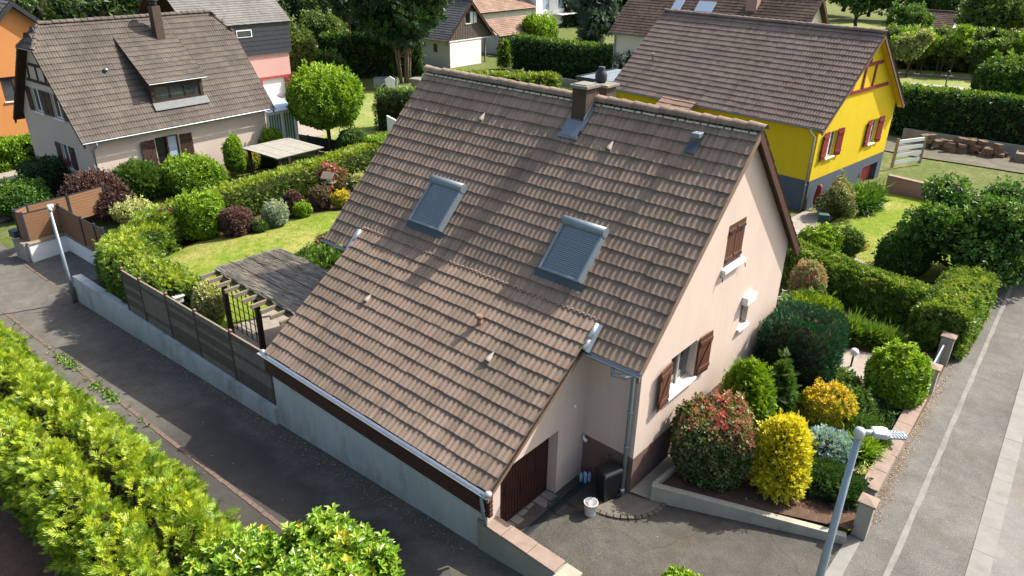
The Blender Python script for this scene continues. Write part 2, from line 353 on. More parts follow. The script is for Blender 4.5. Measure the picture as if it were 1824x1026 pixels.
def quads_mesh(name, V, Q, mats, tint, midx=None, smooth=None):
    me = bpy.data.meshes.new(name); nv, nq = len(V), len(Q)
    me.vertices.add(nv); me.vertices.foreach_set('co', np.asarray(V, np.float32).ravel())
    me.loops.add(nq*4); me.loops.foreach_set('vertex_index', np.asarray(Q, np.int32).ravel())
    me.polygons.add(nq); me.polygons.foreach_set('loop_start', np.arange(0, nq*4, 4, dtype=np.int32))
    try: me.polygons.foreach_set('loop_total', np.full(nq, 4, np.int32))
    except Exception: pass
    for m in mats: me.materials.append(m)
    if midx is not None: me.polygons.foreach_set('material_index', np.asarray(midx, np.int32))
    if smooth is not None: me.polygons.foreach_set('use_smooth', np.asarray(smooth, bool))
    at = me.attributes.new('tint', 'FLOAT', 'POINT'); at.data.foreach_set('value', np.asarray(tint, np.float32))
    me.update(calc_edges=True); return me

def scatter(rng, P, D, tmpl, size, flat=.5, upb=.2, jit=.5, svar=.35):
    """place leaf templates at points P growing along D"""
    n = len(P); T_ = TL[tmpl]; k = len(T_)
    d = nrm(D + rng.normal(0, jit, (n, 3)) + np.array([0, 0, upb]))
    s = nrm(np.cross(d, rng.normal(0, 1, (n, 3)) + np.array([0, 0, flat*3])))
    m = np.cross(s, d) ; sc = size*(1 + rng.uniform(-svar, svar, n))
    t = T_.reshape(-1, 3)
    V = P[:, None, :] + sc[:, None, None]*(t[None, :, 0:1]*d[:, None, :] + t[None, :, 1:2]*s[:, None, :] + t[None, :, 2:3]*m[:, None, :])
    return V.reshape(-1, 3), k

def lobes(rng, n=7, f=(1.5, 5.0)):
    K = nrm(rng.normal(0, 1, (n, 3)))*rng.uniform(f[0], f[1], (n, 1)); ph = rng.uniform(0, 2*PI, n); am = rng.uniform(.4, 1, n)/n*1.6
    return lambda U: (np.cos(U@K.T + ph)*am).sum(-1)

def worley(P, f, seed=0):
    Q_ = P*f; b = np.floor(Q_).astype(np.int64); best = np.full(len(P), 9.0)
    for dx in (-1, 0, 1):
        for dy in (-1, 0, 1):
            for dz in (-1, 0, 1):
                c = b + np.array([dx, dy, dz]); h = (c[:, 0]*73856093) ^ (c[:, 1]*19349663) ^ (c[:, 2]*83492791) ^ (seed*2654435)
                o = np.stack([((h*k) % 1009)/1009.0 for k in (7919, 104729, 1299709)], -1)
                best = np.minimum(best, np.linalg.norm(c + o - Q_, axis=1))
    return best

def assemble(name, parts, mats, parent=None, loc=None, rz=0):
    """parts: list of (V, Q, tint, matidx, smooth)"""
    Vs, Qs, Ts, Ms, Ss = [], [], [], [], []; b = 0
    for V, Q, t, m, s in parts:
        Vs.append(V); Qs.append(np.asarray(Q)+b); Ts.append(t); Ms.append(np.full(len(Q), m)); Ss.append(np.full(len(Q), s)); b += len(V)
    me = quads_mesh(name, np.concatenate(Vs), np.concatenate(Qs), mats, np.concatenate(Ts), np.concatenate(Ms), np.concatenate(Ss))
    return link(name, me, parent, loc, rz)
def leafpart(V, tint_per, k):
    n = len(V)//4; Q = np.arange(n*4).reshape(n, 4); return (V, Q, np.repeat(tint_per, k*4), 0, False)
def gridq(nu, nv, wrap=True):
    Q = []
    for i in range(nv-1):
        for j in range(nu if wrap else nu-1): Q.append((i*nu+j, i*nu+(j+1) % nu, (i+1)*nu+(j+1) % nu, (i+1)*nu+j))
    return np.array(Q)

def profile(shape, z):
    """radius factor at relative height z in -1..1"""
    if shape == 'egg': return 1 - .32*np.clip(z, -1, 1) 
    if shape == 'cone': return np.clip(.62 - .55*z, .03, 1.2)
    if shape == 'vase': return 1 + .16*z
    return np.ones_like(z)
SHP = {'ell': 2.2, 'egg': 2.4, 'cone': 2.0, 'box': 5.0, 'softbox': 3.2, 'vase': 3.0, 'dome': 2.4}

def blob_parts(rng, c, r, ry, h, shape, n, tmpl, size, noise=.1, upb=.25, jit=.55, topb=.25, core=.86, nf=(1.5, 5), tbase=.42, tvar=.22, flat=.4, depth=.22, lowcut=-.75, corem=1, hollow=0.0, cres=(14, 8), clump=.9, cf=None, shoots=0):
    lb = lobes(rng, 9, nf); p = SHP[shape]
    def surfpos(u):
        e = 1/((np.abs(u)**p).sum(-1)**(1/p))
        q = u*e[:, None]; q = q*(1 + noise*lb(u)[:, None])
        f = profile(shape, q[:, 2]); q = q*np.stack([f*r, f*ry, np.full_like(f, h/2)], -1); q[:, 2] += h/2
        if hollow: q[:, 2] -= hollow*np.exp(-(((q[:, 0]-.1*r)/(.5*r))**2 + ((q[:, 1]-.1*r)/(.42*r))**2)**2)*(q[:, 2] > h*.6)
        return q
    u = nrm(rng.normal(0, 1, (int(n*1.4), 3))); u = u[u[:, 2] > lowcut][:n]
    P = surfpos(u); N_ = nrm(u/np.array([r, ry, h/2])*min(r, h/2))
    cl = lb(u*2.3)
    P = (P - np.array([0, 0, h/2]))*(1 - depth*rng.random((len(P), 1))**1.8) + np.array([0, 0, h/2])
    cf = cf or (1.1/max(.16, min(.55, .34*min(r, h/2)))) ; sd0 = int(rng.integers(1, 9999))
    wf_ = worley(P, cf, sd0); amp = clump*.42/cf
    P = P + N_*(amp*(.42-wf_))[:, None]
    sp = rng.random(len(P)) < .06; P[sp] += (N_[sp]+np.array([0, 0, .5]))*size*rng.uniform(.2, .9, (int(sp.sum()), 1))
    P[:, 2] = np.maximum(P[:, 2], .02); cl = cl - (wf_-.45)*.8
    if shoots:
        i0 = rng.choice(np.where(u[:, 2] > .15)[0], shoots); hh = rng.uniform(.6, 1.6, shoots)*size*1.6; ex = []; eu = []
        for q in range(5):
            ex.append(P[i0] + np.array([0, 0, 1.0])*(hh*q/4)[:, None] + rng.normal(0, .02, (shoots, 3))); eu.append(u[i0])
        P = np.concatenate([P]+ex); u = np.concatenate([u]+eu); N_ = np.concatenate([N_]+[np.tile([[0, 0, 1.0]], (shoots, 1))]*5); cl = np.concatenate([cl, np.full(shoots*5, .5)])
    V, k = scatter(rng, P, N_, tmpl, size, flat, upb, jit)
    tint = tbase + rng.normal(0, tvar, len(P)) + topb*np.clip(u[:, 2], -.3, 1) + .22*cl
    out = [leafpart(V + np.array(c), np.clip(tint, 0, 1), k)]
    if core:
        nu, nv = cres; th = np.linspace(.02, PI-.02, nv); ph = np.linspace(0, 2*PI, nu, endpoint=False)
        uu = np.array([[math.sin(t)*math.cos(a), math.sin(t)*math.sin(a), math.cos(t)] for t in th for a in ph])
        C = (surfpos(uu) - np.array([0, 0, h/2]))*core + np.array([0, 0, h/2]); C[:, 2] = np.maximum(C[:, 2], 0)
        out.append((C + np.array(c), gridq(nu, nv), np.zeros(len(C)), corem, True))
    return out

SEED = [100]
def bush(name, label, cat, x, y, g, r, h, mat, n=2500, tmpl='rosette3', size=.12, shape='ell', ry=None, group=None, core='core', **k):
    SEED[0] += 1; rng = np.random.default_rng(SEED[0])
    r *= .88; ry = ry*.88 if ry else None; h *= .97; cv = k.pop('corev', .84); k.setdefault('shoots', int(n*.010) if tmpl.startswith('ros') else 0); k['noise'] = k.get('noise', .1)*1.25 + .03
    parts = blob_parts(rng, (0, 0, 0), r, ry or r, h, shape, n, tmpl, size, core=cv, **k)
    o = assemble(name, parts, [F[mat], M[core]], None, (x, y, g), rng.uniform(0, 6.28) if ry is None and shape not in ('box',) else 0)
    return tag(o, label, cat, group)

def tree(name, label, x, y, g, htot, r, hcrown, mat, n=5000, tmpl='rosette3', size=.3, clumps=22, trunk_r=.16, bark='bark', group=None, shape='ell', dense=1.0, flatn=.75, spread=.95, multi=1, core=True, topb=.2, tbase=.42, cat='tree', csize=.36):
    SEED[0] += 1; rng = np.random.default_rng(SEED[0])
    t = thing(name, label, cat, (x, y, g), 0, group)
    zc = htot-hcrown; parts = []; mb = MB(); cents = []
    for i in range(clumps):
        u = nrm(rng.normal(0, 1, 3)); rad = rng.random()**.45*spread
        zz = u[2]*rad; f = float(profile(shape, np.array([zz]))[0])
        cents.append((u[0]*rad*r*f*.8, u[1]*rad*r*f*.8, zc + hcrown/2 + zz*hcrown/2*.85))
    for cc in cents:
        cr = r*csize*rng.uniform(.75, 1.25)
        parts += blob_parts(rng, (cc[0], cc[1], cc[2]-cr*flatn), cr, cr, cr*2*flatn, 'ell', max(40, n//clumps), tmpl, size, noise=.3, core=.62 if core else 0, upb=.1, jit=.7, topb=topb, tbase=tbase + rng.normal(0, .08), depth=.5, lowcut=-1, cres=(8, 5))
    assemble('crown', parts, [F[mat], M['core']], t)
    for q in range(multi):
        ox, oy = (rng.uniform(-.5, .5)*trunk_r*13, rng.uniform(-.5, .5)*trunk_r*13) if multi > 1 else (0, 0)
        top = np.array([ox*2.2+rng.normal(0, .05*r), oy*2.2+rng.normal(0, .05*r), zc+hcrown*.55])
        path = [(ox, oy, -.1), (ox*1.2+rng.normal(0, .03*htot)*.4, oy*1.2+rng.normal(0, .03*htot)*.4, zc*.6), tuple(top*[.7, .7, .75]), tuple(top)]
        mb.tube(path, [trunk_r*1.15, trunk_r*.9, trunk_r*.6, trunk_r*.25], 8)
        for i in range(min(8, clumps)):
            cc = np.array(cents[(i*multi+q) % clumps]); b0 = np.array(path[1])*(1-.5*i/8) + np.array(path[2])*(.5*i/8)
            mb.tube([tuple(b0), tuple((b0+cc)/2 + np.array([0, 0, -.05*htot])), tuple(cc)], [trunk_r*.42, trunk_r*.28, trunk_r*.1], 6)
    mb.build('trunk', M[bark], t)
    return t

def copy_tree(root, name, label, loc, rz, sc, group):
    c = root.copy(); COL.objects.link(c); c.location = loc; c.rotation_euler = (0, 0, rz); c.scale = sc; c['label'] = label; c['group'] = group; c.name = name
    for ch in root.children:
        d = ch.copy(); COL.objects.link(d); d.parent = c
    return c

def hedge(name, label, pts, wd, h, mat, n, tmpl='spray5', size=.2, noise=.09, group=None, topb=.3, furrow=0.0, tbase=.4, cat='hedge', core='core', flat=.4, upb=.3, jit=.55, rnd=.25, lean=0.0, topt=None, clump=1.0):
    """clipped hedge along a path of (x, y, ground z)"""
    SEED[0] += 1; rng = np.random.default_rng(SEED[0])
    A = np.array(pts, float); seg = np.linalg.norm(np.diff(A[:, :2], axis=0), axis=1); cum = np.concatenate([[0], np.cumsum(seg)]); Lh = cum[-1]
    org = A[0].copy()
    def frame(s):
        p = np.stack([np.interp(s, cum, A[:, i]) for i in range(3)], -1)
        q = np.stack([np.interp(np.minimum(s+.3, Lh), cum, A[:, i]) for i in range(2)], -1) - np.stack([np.interp(np.maximum(s-.3, 0), cum, A[:, i]) for i in range(2)], -1)
        d = nrm(q); return p, d, np.stack([-d[:, 1], d[:, 0]], -1)
    ph = rng.uniform(0, 6.28, 8); kk = rng.uniform(.6, 4.5, (8, 3)); am = rng.uniform(.4, 1, 8)/4
    nz = lambda s, a, b: sum(am[i]*np.cos(s*kk[i, 0] + a*kk[i, 1]*1.5 + b*kk[i, 2] + ph[i]) for i in range(8))
    def section(s, o, z):     # o in -1..1 across, z in 0..1 up -> offset from path
        k = noise*nz(s, o*wd, z*h)
        rr = np.clip((z*h - (h - rnd*min(wd, h)))/(rnd*min(wd, h)), 0, 1)
        half = wd/2*(1 - .30*rr**2) + k
        zz = z*h + k*np.where(z > .98, 1, .3) - furrow*np.exp(-(o/.22)**2)*np.where(z > .9, 1, 0)*(.7+.5*np.cos(s*1.7+ph[0]))
        edge = np.clip((np.abs(o)-.72)/.28, 0, 1); zz = zz - np.where(z > .98, edge**2*rnd*.5*min(wd, h)*.6, 0)
        return o*half + lean*z, zz
    area = np.array([h*Lh, wd*Lh, h*Lh, wd*h*.8, wd*h*.8]); area /= area.sum(); cnt = (area*n).astype(int)
    Ps, Ds, Tp = [], [], []
    for face in range(5):
        m = cnt[face]
        s = rng.uniform(0, Lh, m); o = rng.uniform(-1, 1, m); z = rng.uniform(.02, 1, m)
        if face == 0: o[:] = -1
        elif face == 2: o[:] = 1
        elif face == 1: z[:] = 1
        elif face == 3: s[:] = 0
        else: s[:] = Lh
        p, d, sd_ = frame(s); off, zz = section(s, o, z); dep = rng.random(m)**2*.18
        D = np.zeros((m, 3))
        if face in (0, 2): D[:, :2] = sd_*o[:, None]; off = off*(1-dep*.8)
        elif face == 1: D[:, 2] = .45; D[:, :2] = sd_*(o*.25)[:, None] + rng.normal(0, .5, (m, 2)); zz = zz - dep*.8
        else:
            e = -1 if face == 3 else 1; D[:, :2] = d*e; kx = noise*nz(o, z, s)*1.5 - dep; p = p.copy(); p[:, :2] += d*(e*kx)[:, None]
        q = p - org; q[:, :2] += sd_*off[:, None]; q[:, 2] += np.maximum(zz, .03)
        Ps.append(q); Ds.append(D); Tp.append((topt if topt is not None else topb)*(1.0 if face == 1 else 0) + .25*nz(s*2, o, z*2) + (.12*z if face != 1 else 0))  # top tint lightened for new growth and to paint in sunlit hedge tops
    P = np.concatenate(Ps); D = np.concatenate(Ds); tp = np.concatenate(Tp)
    cf = 1.0/(size*1.9); wf_ = worley(P, cf, SEED[0]); P = P + np.where(np.abs(D[:, 2:3]) > .3, np.array([[0, 0, 1.0]]), D)*((.42-wf_)*clump*.45/cf)[:, None]; tp = tp - (wf_-.45)*.35
    sp = rng.random(len(P)) < .07; P[sp] += D[sp]*size*rng.uniform(.2, .8, (int(sp.sum()), 1)); P[:, 2] = np.maximum(P[:, 2], -9)
    V, k = scatter(rng, P, D, tmpl, size, flat, upb, jit)
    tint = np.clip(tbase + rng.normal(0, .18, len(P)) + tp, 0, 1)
    parts = [leafpart(V, tint, k)]
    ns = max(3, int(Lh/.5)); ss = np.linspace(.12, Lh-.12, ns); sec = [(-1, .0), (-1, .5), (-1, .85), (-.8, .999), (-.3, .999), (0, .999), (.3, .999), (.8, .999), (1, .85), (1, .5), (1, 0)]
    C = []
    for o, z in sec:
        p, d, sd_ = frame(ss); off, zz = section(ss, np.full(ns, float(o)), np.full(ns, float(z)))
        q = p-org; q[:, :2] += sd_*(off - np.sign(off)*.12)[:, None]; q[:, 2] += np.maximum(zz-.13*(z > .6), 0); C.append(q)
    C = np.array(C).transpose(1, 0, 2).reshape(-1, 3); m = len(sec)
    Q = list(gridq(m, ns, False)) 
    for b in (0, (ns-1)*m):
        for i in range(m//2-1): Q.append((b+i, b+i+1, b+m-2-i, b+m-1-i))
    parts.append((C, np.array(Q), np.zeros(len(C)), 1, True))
    o = assemble(name, parts, [F[mat], M[core]], None, tuple(org))
    return tag(o, label, cat, group)

# ================================================================ TERRAIN AND PAVING
def laneZ(x): return interp(x, [-90, -60, -26, 0, 1], [-2.8, -2.6, -2.1, -.14, 0])
def gardZ(x): return interp(x, [-90, -50, -28, -22, -9.5, 0], [-2.6, -2.4, -1.7, -.77, -.15, 0])
def TZ(x, y):
    a = interp(y, [-3.40, -3.30], [0, 1]); b = interp(y, [-3.4, 3], [0, 1]); k = interp(x, [-26, -23], [1, 0])
    a = a*(1-k) + b*k; return laneZ(x)*(1-a) + gardZ(x)*a
def struct(o, label=None): o['kind'] = 'structure'; return o

xs = [-1500, -600, -300, -150, -90, -70] + list(np.arange(-60, 12, 1.0)) + [20, 40, 90, 200, 600, 1500]
ys = [-1500, -500, -150, -60, -30, -20, -15, -12, -10, -8, -6, -5, -4, -3.405, -3.30] + list(np.arange(-3, 40, 1.0)) + [45, 55, 70, 90, 130, 200, 300, 600, 1500]
def dip(x, y): return -.22 if (-2.5 < x < 5 and y < 1.2) else -.05
gv = [(x, y, TZ(x, y) + dip(x, y)) for y in ys for x in xs]
g = MB(); g.add(gv, [tuple(q) for q in gridq(len(xs), len(ys), False)]); struct(g.build('ground', M['ground']))

def clip(poly, ax, val, keep_gt):
    out = []
    for i in range(len(poly)):
        p, q = poly[i], poly[(i+1) % len(poly)]
        ip = (p[ax] > val) == keep_gt; iq = (q[ax] > val) == keep_gt
        if ip: out.append(p)
        if ip != iq:
            t = (val-p[ax])/(q[ax]-p[ax]); out.append(tuple(a+(b-a)*t for a, b in zip(p, q)))
    return out
def sheet(name, poly, mat, zf, step=1.0, stuff=None):
    mb = MB(); x0 = min(p[0] for p in poly); x1 = max(p[0] for p in poly); y0 = min(p[1] for p in poly); y1 = max(p[1] for p in poly)
    nx = max(1, int((x1-x0)/step)); ny = max(1, int((y1-y0)/(step*1.5)))
    for i in range(nx):
        c = clip(clip(poly, 0, x0+(x1-x0)*i/nx, True), 0, x0+(x1-x0)*(i+1)/nx, False) if nx > 1 else poly
        if len(c) < 3: continue
        for j in range(ny):
            d = clip(clip(c, 1, y0+(y1-y0)*j/ny, True), 1, y0+(y1-y0)*(j+1)/ny, False) if ny > 1 else c
            if len(d) > 2: mb.poly([(p[0], p[1], zf(p[0], p[1])) for p in d])
    return struct(mb.build(name, M[mat]))
def ring(cx, cy, rx, ry, n=20, wob=.06, seed=0):
    rg = random.Random(seed); return [(cx+rx*math.cos(2*PI*i/n)*(1+rg.uniform(-wob, wob)), cy+ry*math.sin(2*PI*i/n)*(1+rg.uniform(-wob, wob))) for i in range(n)]

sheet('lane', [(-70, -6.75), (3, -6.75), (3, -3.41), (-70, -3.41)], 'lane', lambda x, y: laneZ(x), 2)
sheet('forecourt', [(-33, -3.45), (-23.4, -3.45), (-23.4, -1.5), (-33, -1.6)], 'pavement', lambda x, y: TZ(x, y)+.006, .7)
sheet('verge_soil', [(-40, -11.5), (2, -11.5), (2, -6.72), (-40, -6.72)], 'soil', lambda x, y: TZ(x, y)+.012, 3)
def driveZ(x, y): return interp(x, [-1.8, .6], [-.2, 0.0])
sheet('driveway', [(-1.9, -3.2), (4.62, -3.2), (4.62, 2.2), (.55, .35), (-.0, .3), (-.0, 0), (-1.4, 0), (-1.9, -.9)], 'drive', driveZ, .6)
def wallx(y): return 4.45-.033*y
def seamx(y): return 5.40-.040*y
def kerbx(y): return 6.74-.050*y
Y0, Y1 = -14, 60
sheet('pavement', [(wallx(Y0)+.1, Y0), (kerbx(Y0), Y0), (kerbx(Y1), Y1), (wallx(Y1)+.1, Y1)], 'pavement', lambda x, y: .004, 3)
sheet('road', [(kerbx(Y0), Y0), (30, Y0), (30, Y1), (kerbx(Y1), Y1)], 'road', lambda x, y: -.02, 4)
# pale concrete seam along the pavement, flush kerb stones beside the road
mb = MB(); yy = np.arange(-13, 40, .8)
for a, b in zip(yy[:-1], yy[1:]): mb.poly([(seamx(a)-.06, a, .010), (seamx(a)+.06+.015*math.sin(a*3), a, .010), (seamx(b)+.06+.015*math.sin(b*3), b, .010), (seamx(b)-.06, b, .010)])
M['seam'] = surf('worn_seam', (.255, .245, .225), .3, 2.5, 90, .9, .3, .006, .15, grime=.8, grimec=(.16, .15, .135))
struct(mb.build('pavement_seam', M['seam']))
kerb = struct(MB().box(-.01, .01, -.01, .01, -.1, -.06).build('kerb', M['kerb'], None, (kerbx(3), 3, 0)))
kr = math.atan2(-.050, 1)
km = MB().box(-.20, .20, -.497, .497, -.12, .02).mesh('kerb_stone', M['kerb'])
for i in range(44):
    yk = -6+i*1.0; o = link('kerb_stone', km, kerb, (kerbx(yk)-kerbx(3)+.15, yk-3, random.uniform(-.002, .002)), -kr)
# brick gutter rows either side of the lane
gut = struct(MB().box(-.01, .01, -.01, .01, -.1, -.06).build('gutter_row', M['brick'], None, (-20, -5.8, laneZ(-20))))
bm_ = MB().box(-.105, .105, -.055, .055, -.03, .014).mesh('brick', M['brick'])
nb = 0
for yb_, xa, xb in ((-5.8, -27, -4.6), (-3.52, -33, -24.6)):
    xq = xa
    while xq < xb:
        if nb < 296:
            o = link('brick', bm_, gut, (xq+20, yb_+5.8+random.uniform(-.008, .008), laneZ(xq)-laneZ(-20)+random.uniform(-.004, .003))); o.rotation_euler = (0, -.075, random.uniform(-.04, .04)); nb += 1
        xq += .11*2+.012 if yb_ < -5 else .232
sheet('left_lawn', [(-9.4, -3.2), (-9.4, 8.5), (-20.5, 9.6), (-23.3, 8.3), (-24.0, 6.3), (-24.3, 4.2), (-25.2, 2.4), (-24.2, .1), (-22.5, -1.2), (-18, -1.6), (-15, -2.9)], 'lawn', lambda x, y: TZ(x, y)+.015, .8)
sheet('flower_bed', [(-9.4, -3.25), (-26, -3.25), (-28, 0), (-29, 6), (-30, 14), (-20, 14), (-20, 8), (-22, -1), (-9.4, -1)], 'soil', lambda x, y: TZ(x, y)-.02, 1)
sheet('terrace', [(-9.4, -3.2), (-14.9, -3.2), (-14.9, .4), (-9.4, .4)], 'paver', lambda x, y: TZ(x, y)+.03, 2)
def soilZ(x, y): return interp(y - (.2+.43*(x-.5)), [0, 1.2, 5], [.30, .2, .03])
sheet('front_soil', [(.56, .35), (4.42, 1.98), (4.3, 9.0), (3.9, 16.6), (-1.6, 13.4), (.02, 7.6), (.56, 7.4)], 'soil', soilZ, .5)
sheet('house_path', [(.013, .0), (.6, .1), (.6, 7.6), (.013, 7.6)], 'concrete', lambda x, y: .05, 1)
sheet('front_path', [(.02, 7.65), (.56, 7.3), (.62, 7.0), (1.4, 8.6), (4.1, 9.2), (4.0, 11.2), (1.3, 10.3), (-.6, 9.6)], 'paver', lambda x, y: soilZ(x, y)+.012, .6)
sheet('neighbour_lawn', [(-3.1, 19.4), (.3, 17.2), (2.6, 18), (3, 22), (1, 29), (-2.9, 28.4)], 'lawn', lambda x, y: TZ(x, y)+.02, 2)
sheet('neighbour_path', [(-4.6, 22.8), (-4.8, 20), (-2.6, 18.0), (-.6, 15.6), (2.0, 14.2), (2.2, 16.6), (-.9, 18.4), (-3.2, 20.6), (-3.2, 22.8)], 'paver', lambda x, y: TZ(x, y)+.026, 2)
sheet('side_asphalt', [(1.8, 14.0), (wallx(13)+.2, 13), (wallx(24)+.2, 24), (3.2, 24), (1.6, 17.2)], 'drive', lambda x, y: .012, 2)
M['gravel'] = surf('yard_gravel', (.16, .145, .11), .4, 1.2, 20, .95, .6, .02, .1, grime=.8, grimec=(.11, .13, .045))
sheet('gravel_yard', [(-8, 38.2), (-3.4, 37.4), (6, 38.0), (6, 42.5), (-8, 41.8)], 'gravel', lambda x, y: TZ(x, y)+.02, 3)
sheet('park_meadow', [(-40, 46), (30, 48), (30, 140), (-60, 140)], 'meadow', lambda x, y: TZ(x, y)+.01, 6)
sheet('park_lane', [(-30, 70.2), (10, 73.2), (10, 74.6), (-30, 71.6)], 'paver', lambda x, y: TZ(x, y)+.05, 5)
sheet('back_meadow', [(-58, 14), (-38, 14), (-30, 18), (-30, 46), (-50, 46)], 'meadow', lambda x, y: TZ(x, y)+.01, 4)
sheet('pink_drive', [(-56.2, 17), (-40, 15), (-40, 20), (-48, 26), (-56.2, 28)], 'paver', lambda x, y: TZ(x, y)+.03, 4)
sheet('yard_pavers', [(-56, -6), (-37, -4), (-37.5, 1.2), (-47, 1.6), (-56, 3)], 'paver', lambda x, y: TZ(x, y)+.03, 3)

# ================================================================ ROOFS
def tile_template(tw, tl, seg=6, rolls=2, amp=.022, t=.033, base=-.048):
    n = seg*rolls; us = np.linspace(0, tw, n+1)
    pr = amp*(.5+.5*np.cos(2*PI*us/(tw/rolls)))**1.0
    V = []; UV = []
    for u, p in zip(us, pr): V.append((u, 0, base+t+p)); UV.append((u/tw, 0))
    for u, p in zip(us, pr): V.append((u, tl, base+p)); UV.append((u/tw, 1))
    for u, p in zip(us, pr): V.append((u, 0, base+t+p)); UV.append((u/tw, 0))
    for u, p in zip(us, pr): V.append((u, .004, base+p-.004)); UV.append((u/tw, 0))
    m = n+1; Q = [(i, i+1, m+i+1, m+i) for i in range(n)] + [(3*m+i, 3*m+i+1, 2*m+i+1, 2*m+i) for i in range(n)]
    return np.array(V), np.array(Q), np.array(UV)
def qmesh_uv(name, V, Q, UV, mat, tint):
    me = quads_mesh(name, V, Q, [mat], tint, None, np.ones(len(Q), bool))
    uvl = me.uv_layers.new(name='UVMap'); uvl.data.foreach_set('uv', np.asarray(UV, np.float32)[np.asarray(Q).ravel()].ravel()); return me

def tile_roof(house, name, A, U, V, lu, lv, mat, tw=.3, gauge=.34, singles=0, inside=None, seg=6, rolls=2, amp=.026, deck=.10, deckmat=None, seed=1, world=None):
    """a sloping field of interlocking tiles over a deck board; A is the lower corner, U along the eave, V up the slope"""
    A, U, V = np.array(A, float), np.array(U, float), np.array(V, float); V = V/np.linalg.norm(V); U = U/np.linalg.norm(U); N_ = np.cross(U, V)
    d = MB(); P = lambda a, b, n: tuple(A+U*a+V*b+N_*n)
    if inside is None:
        d.prism([P(0.02, 0.05, -.06), P(lu-.02, 0.05, -.06), P(lu-.02, lv, -.06), P(0.02, lv, -.06)], tuple(-N_*deck))
    else:
        pl = inside; d.prism([P(a, b, -.06) for a, b in pl], tuple(-N_*deck))
    roof = d.build(name, M[deckmat or 'darktimber'], house)
    nc = max(1, int(round(lu/tw))); tw = lu/nc; nr = int(math.ceil(lv/gauge - 1e-3)); rng = np.random.default_rng(seed)
    TV, TQ, TUV = tile_template(tw, gauge*1.2, seg, rolls, amp)
    rows = []
    def ins(a, b):
        if inside is None: return True
        s = False; n = len(inside)
        for i in range(n):
            (x1, y1), (x2, y2) = inside[i], inside[(i+1) % n]
            if (y1 > b) != (y2 > b) and a < (x2-x1)*(b-y1)/(y2-y1)+x1: s = not s
        return s
    for r in range(nr):
        for c_ in range(nc):
            a, b = c_*tw, r*gauge
            if not ins(a+tw/2, b+gauge*.4): continue
            rows.append((a + rng.normal(0, .002), b + rng.normal(0, .006), rng.normal(0, .003), rng.normal(0, .009), max(.12, min(1.0, (lv-b)/(gauge*1.2)))))
    def mat4(a, b, n, rot, sc):
        u2 = U*math.cos(rot)+V*math.sin(rot); v2 = (-U*math.sin(rot)+V*math.cos(rot))*sc; o = A+U*a+V*b+N_*n
        return np.array([[u2[0], v2[0], N_[0], o[0]], [u2[1], v2[1], N_[1], o[1]], [u2[2], v2[2], N_[2], o[2]], [0, 0, 0, 1]])
    mats = [mat4(*q) for q in rows]; sel = set()
    if singles:
        W4 = np.array(world if world is not None else np.eye(4)); cp = np.array(CAM)
        dist = [np.linalg.norm((W4@m@np.array([tw/2, gauge/2, 0, 1]))[:3]-cp) for m in mats]
        sel = set(np.argsort(dist)[:singles])
        me = qmesh_uv('tile', TV, TQ, TUV, M[mat], np.full(len(TV), .37))
        for i in sel:
            o = link('tile', me, roof); o.matrix_basis = Matrix(mats[i].tolist())
    rest = [i for i in range(len(mats)) if i not in sel]
    if rest:
        H = np.concatenate([TV, np.ones((len(TV), 1))], 1); VV = np.concatenate([(H@mats[i].T)[:, :3] for i in rest])
        QQ = np.concatenate([TQ+k*len(TV) for k in range(len(rest))]); UU = np.tile(TUV, (len(rest), 1)); tt = np.repeat(rng.random(len(rest)), len(TV))
        o = link('tile_field', qmesh_uv('tile_field', VV, QQ, UU, M[mat], tt), roof); o['kind'] = 'stuff'
    return roof
def ridge_tiles(roof, a, b, mat, step=.38, r=.12, drop=.09, seed=2):
    a, b = Vector(a), Vector(b); L_ = (b-a).length; n = int(round(L_/step)); d = (b-a).normalized(); sd_ = d.cross(Vector((0, 0, 1))).normalized(); up = sd_.cross(d)
    mb = MB(); k = 8; vs = []
    for s, rr, z in ((0, r*1.12, .012), (L_/n*1.08, r*.94, 0), ):
        for j in range(k+1):
            t = PI*(j/k)*1.1-.05*PI; vs.append((s, rr*math.cos(t)*1.15, rr*math.sin(t)+z-drop))
    for rr, z, in ((r*.93, .0),):
        for j in range(k+1):
            t = PI*(j/k)*1.1-.05*PI; vs.append((0, rr*math.cos(t)*1.15, rr*math.sin(t)+z-drop))
    m = k+1; mb.add(vs, [(j, j+1, m+j+1, m+j) for j in range(k)], 0, True); mb.add([vs[j] for j in range(m)]+[vs[2*m+j] for j in range(m)], [(j+1, j, m+j, m+j+1) for j in range(k)])
    me = mb.mesh('ridge_tile', M[mat]); rg = random.Random(seed)
    for i in range(n):
        p = a+d*(L_/n*i); o = link('ridge_tile', me, roof)
        o.matrix_basis = Matrix(((d.x, sd_.x, up.x, p.x), (d.y, sd_.y, up.y, p.y), (d.z, sd_.z, up.z, p.z+rg.uniform(-.012, .012)), (0, 0, 0, 1))) @ Matrix.Rotation(rg.uniform(-.02, .02), 4, 'Z')
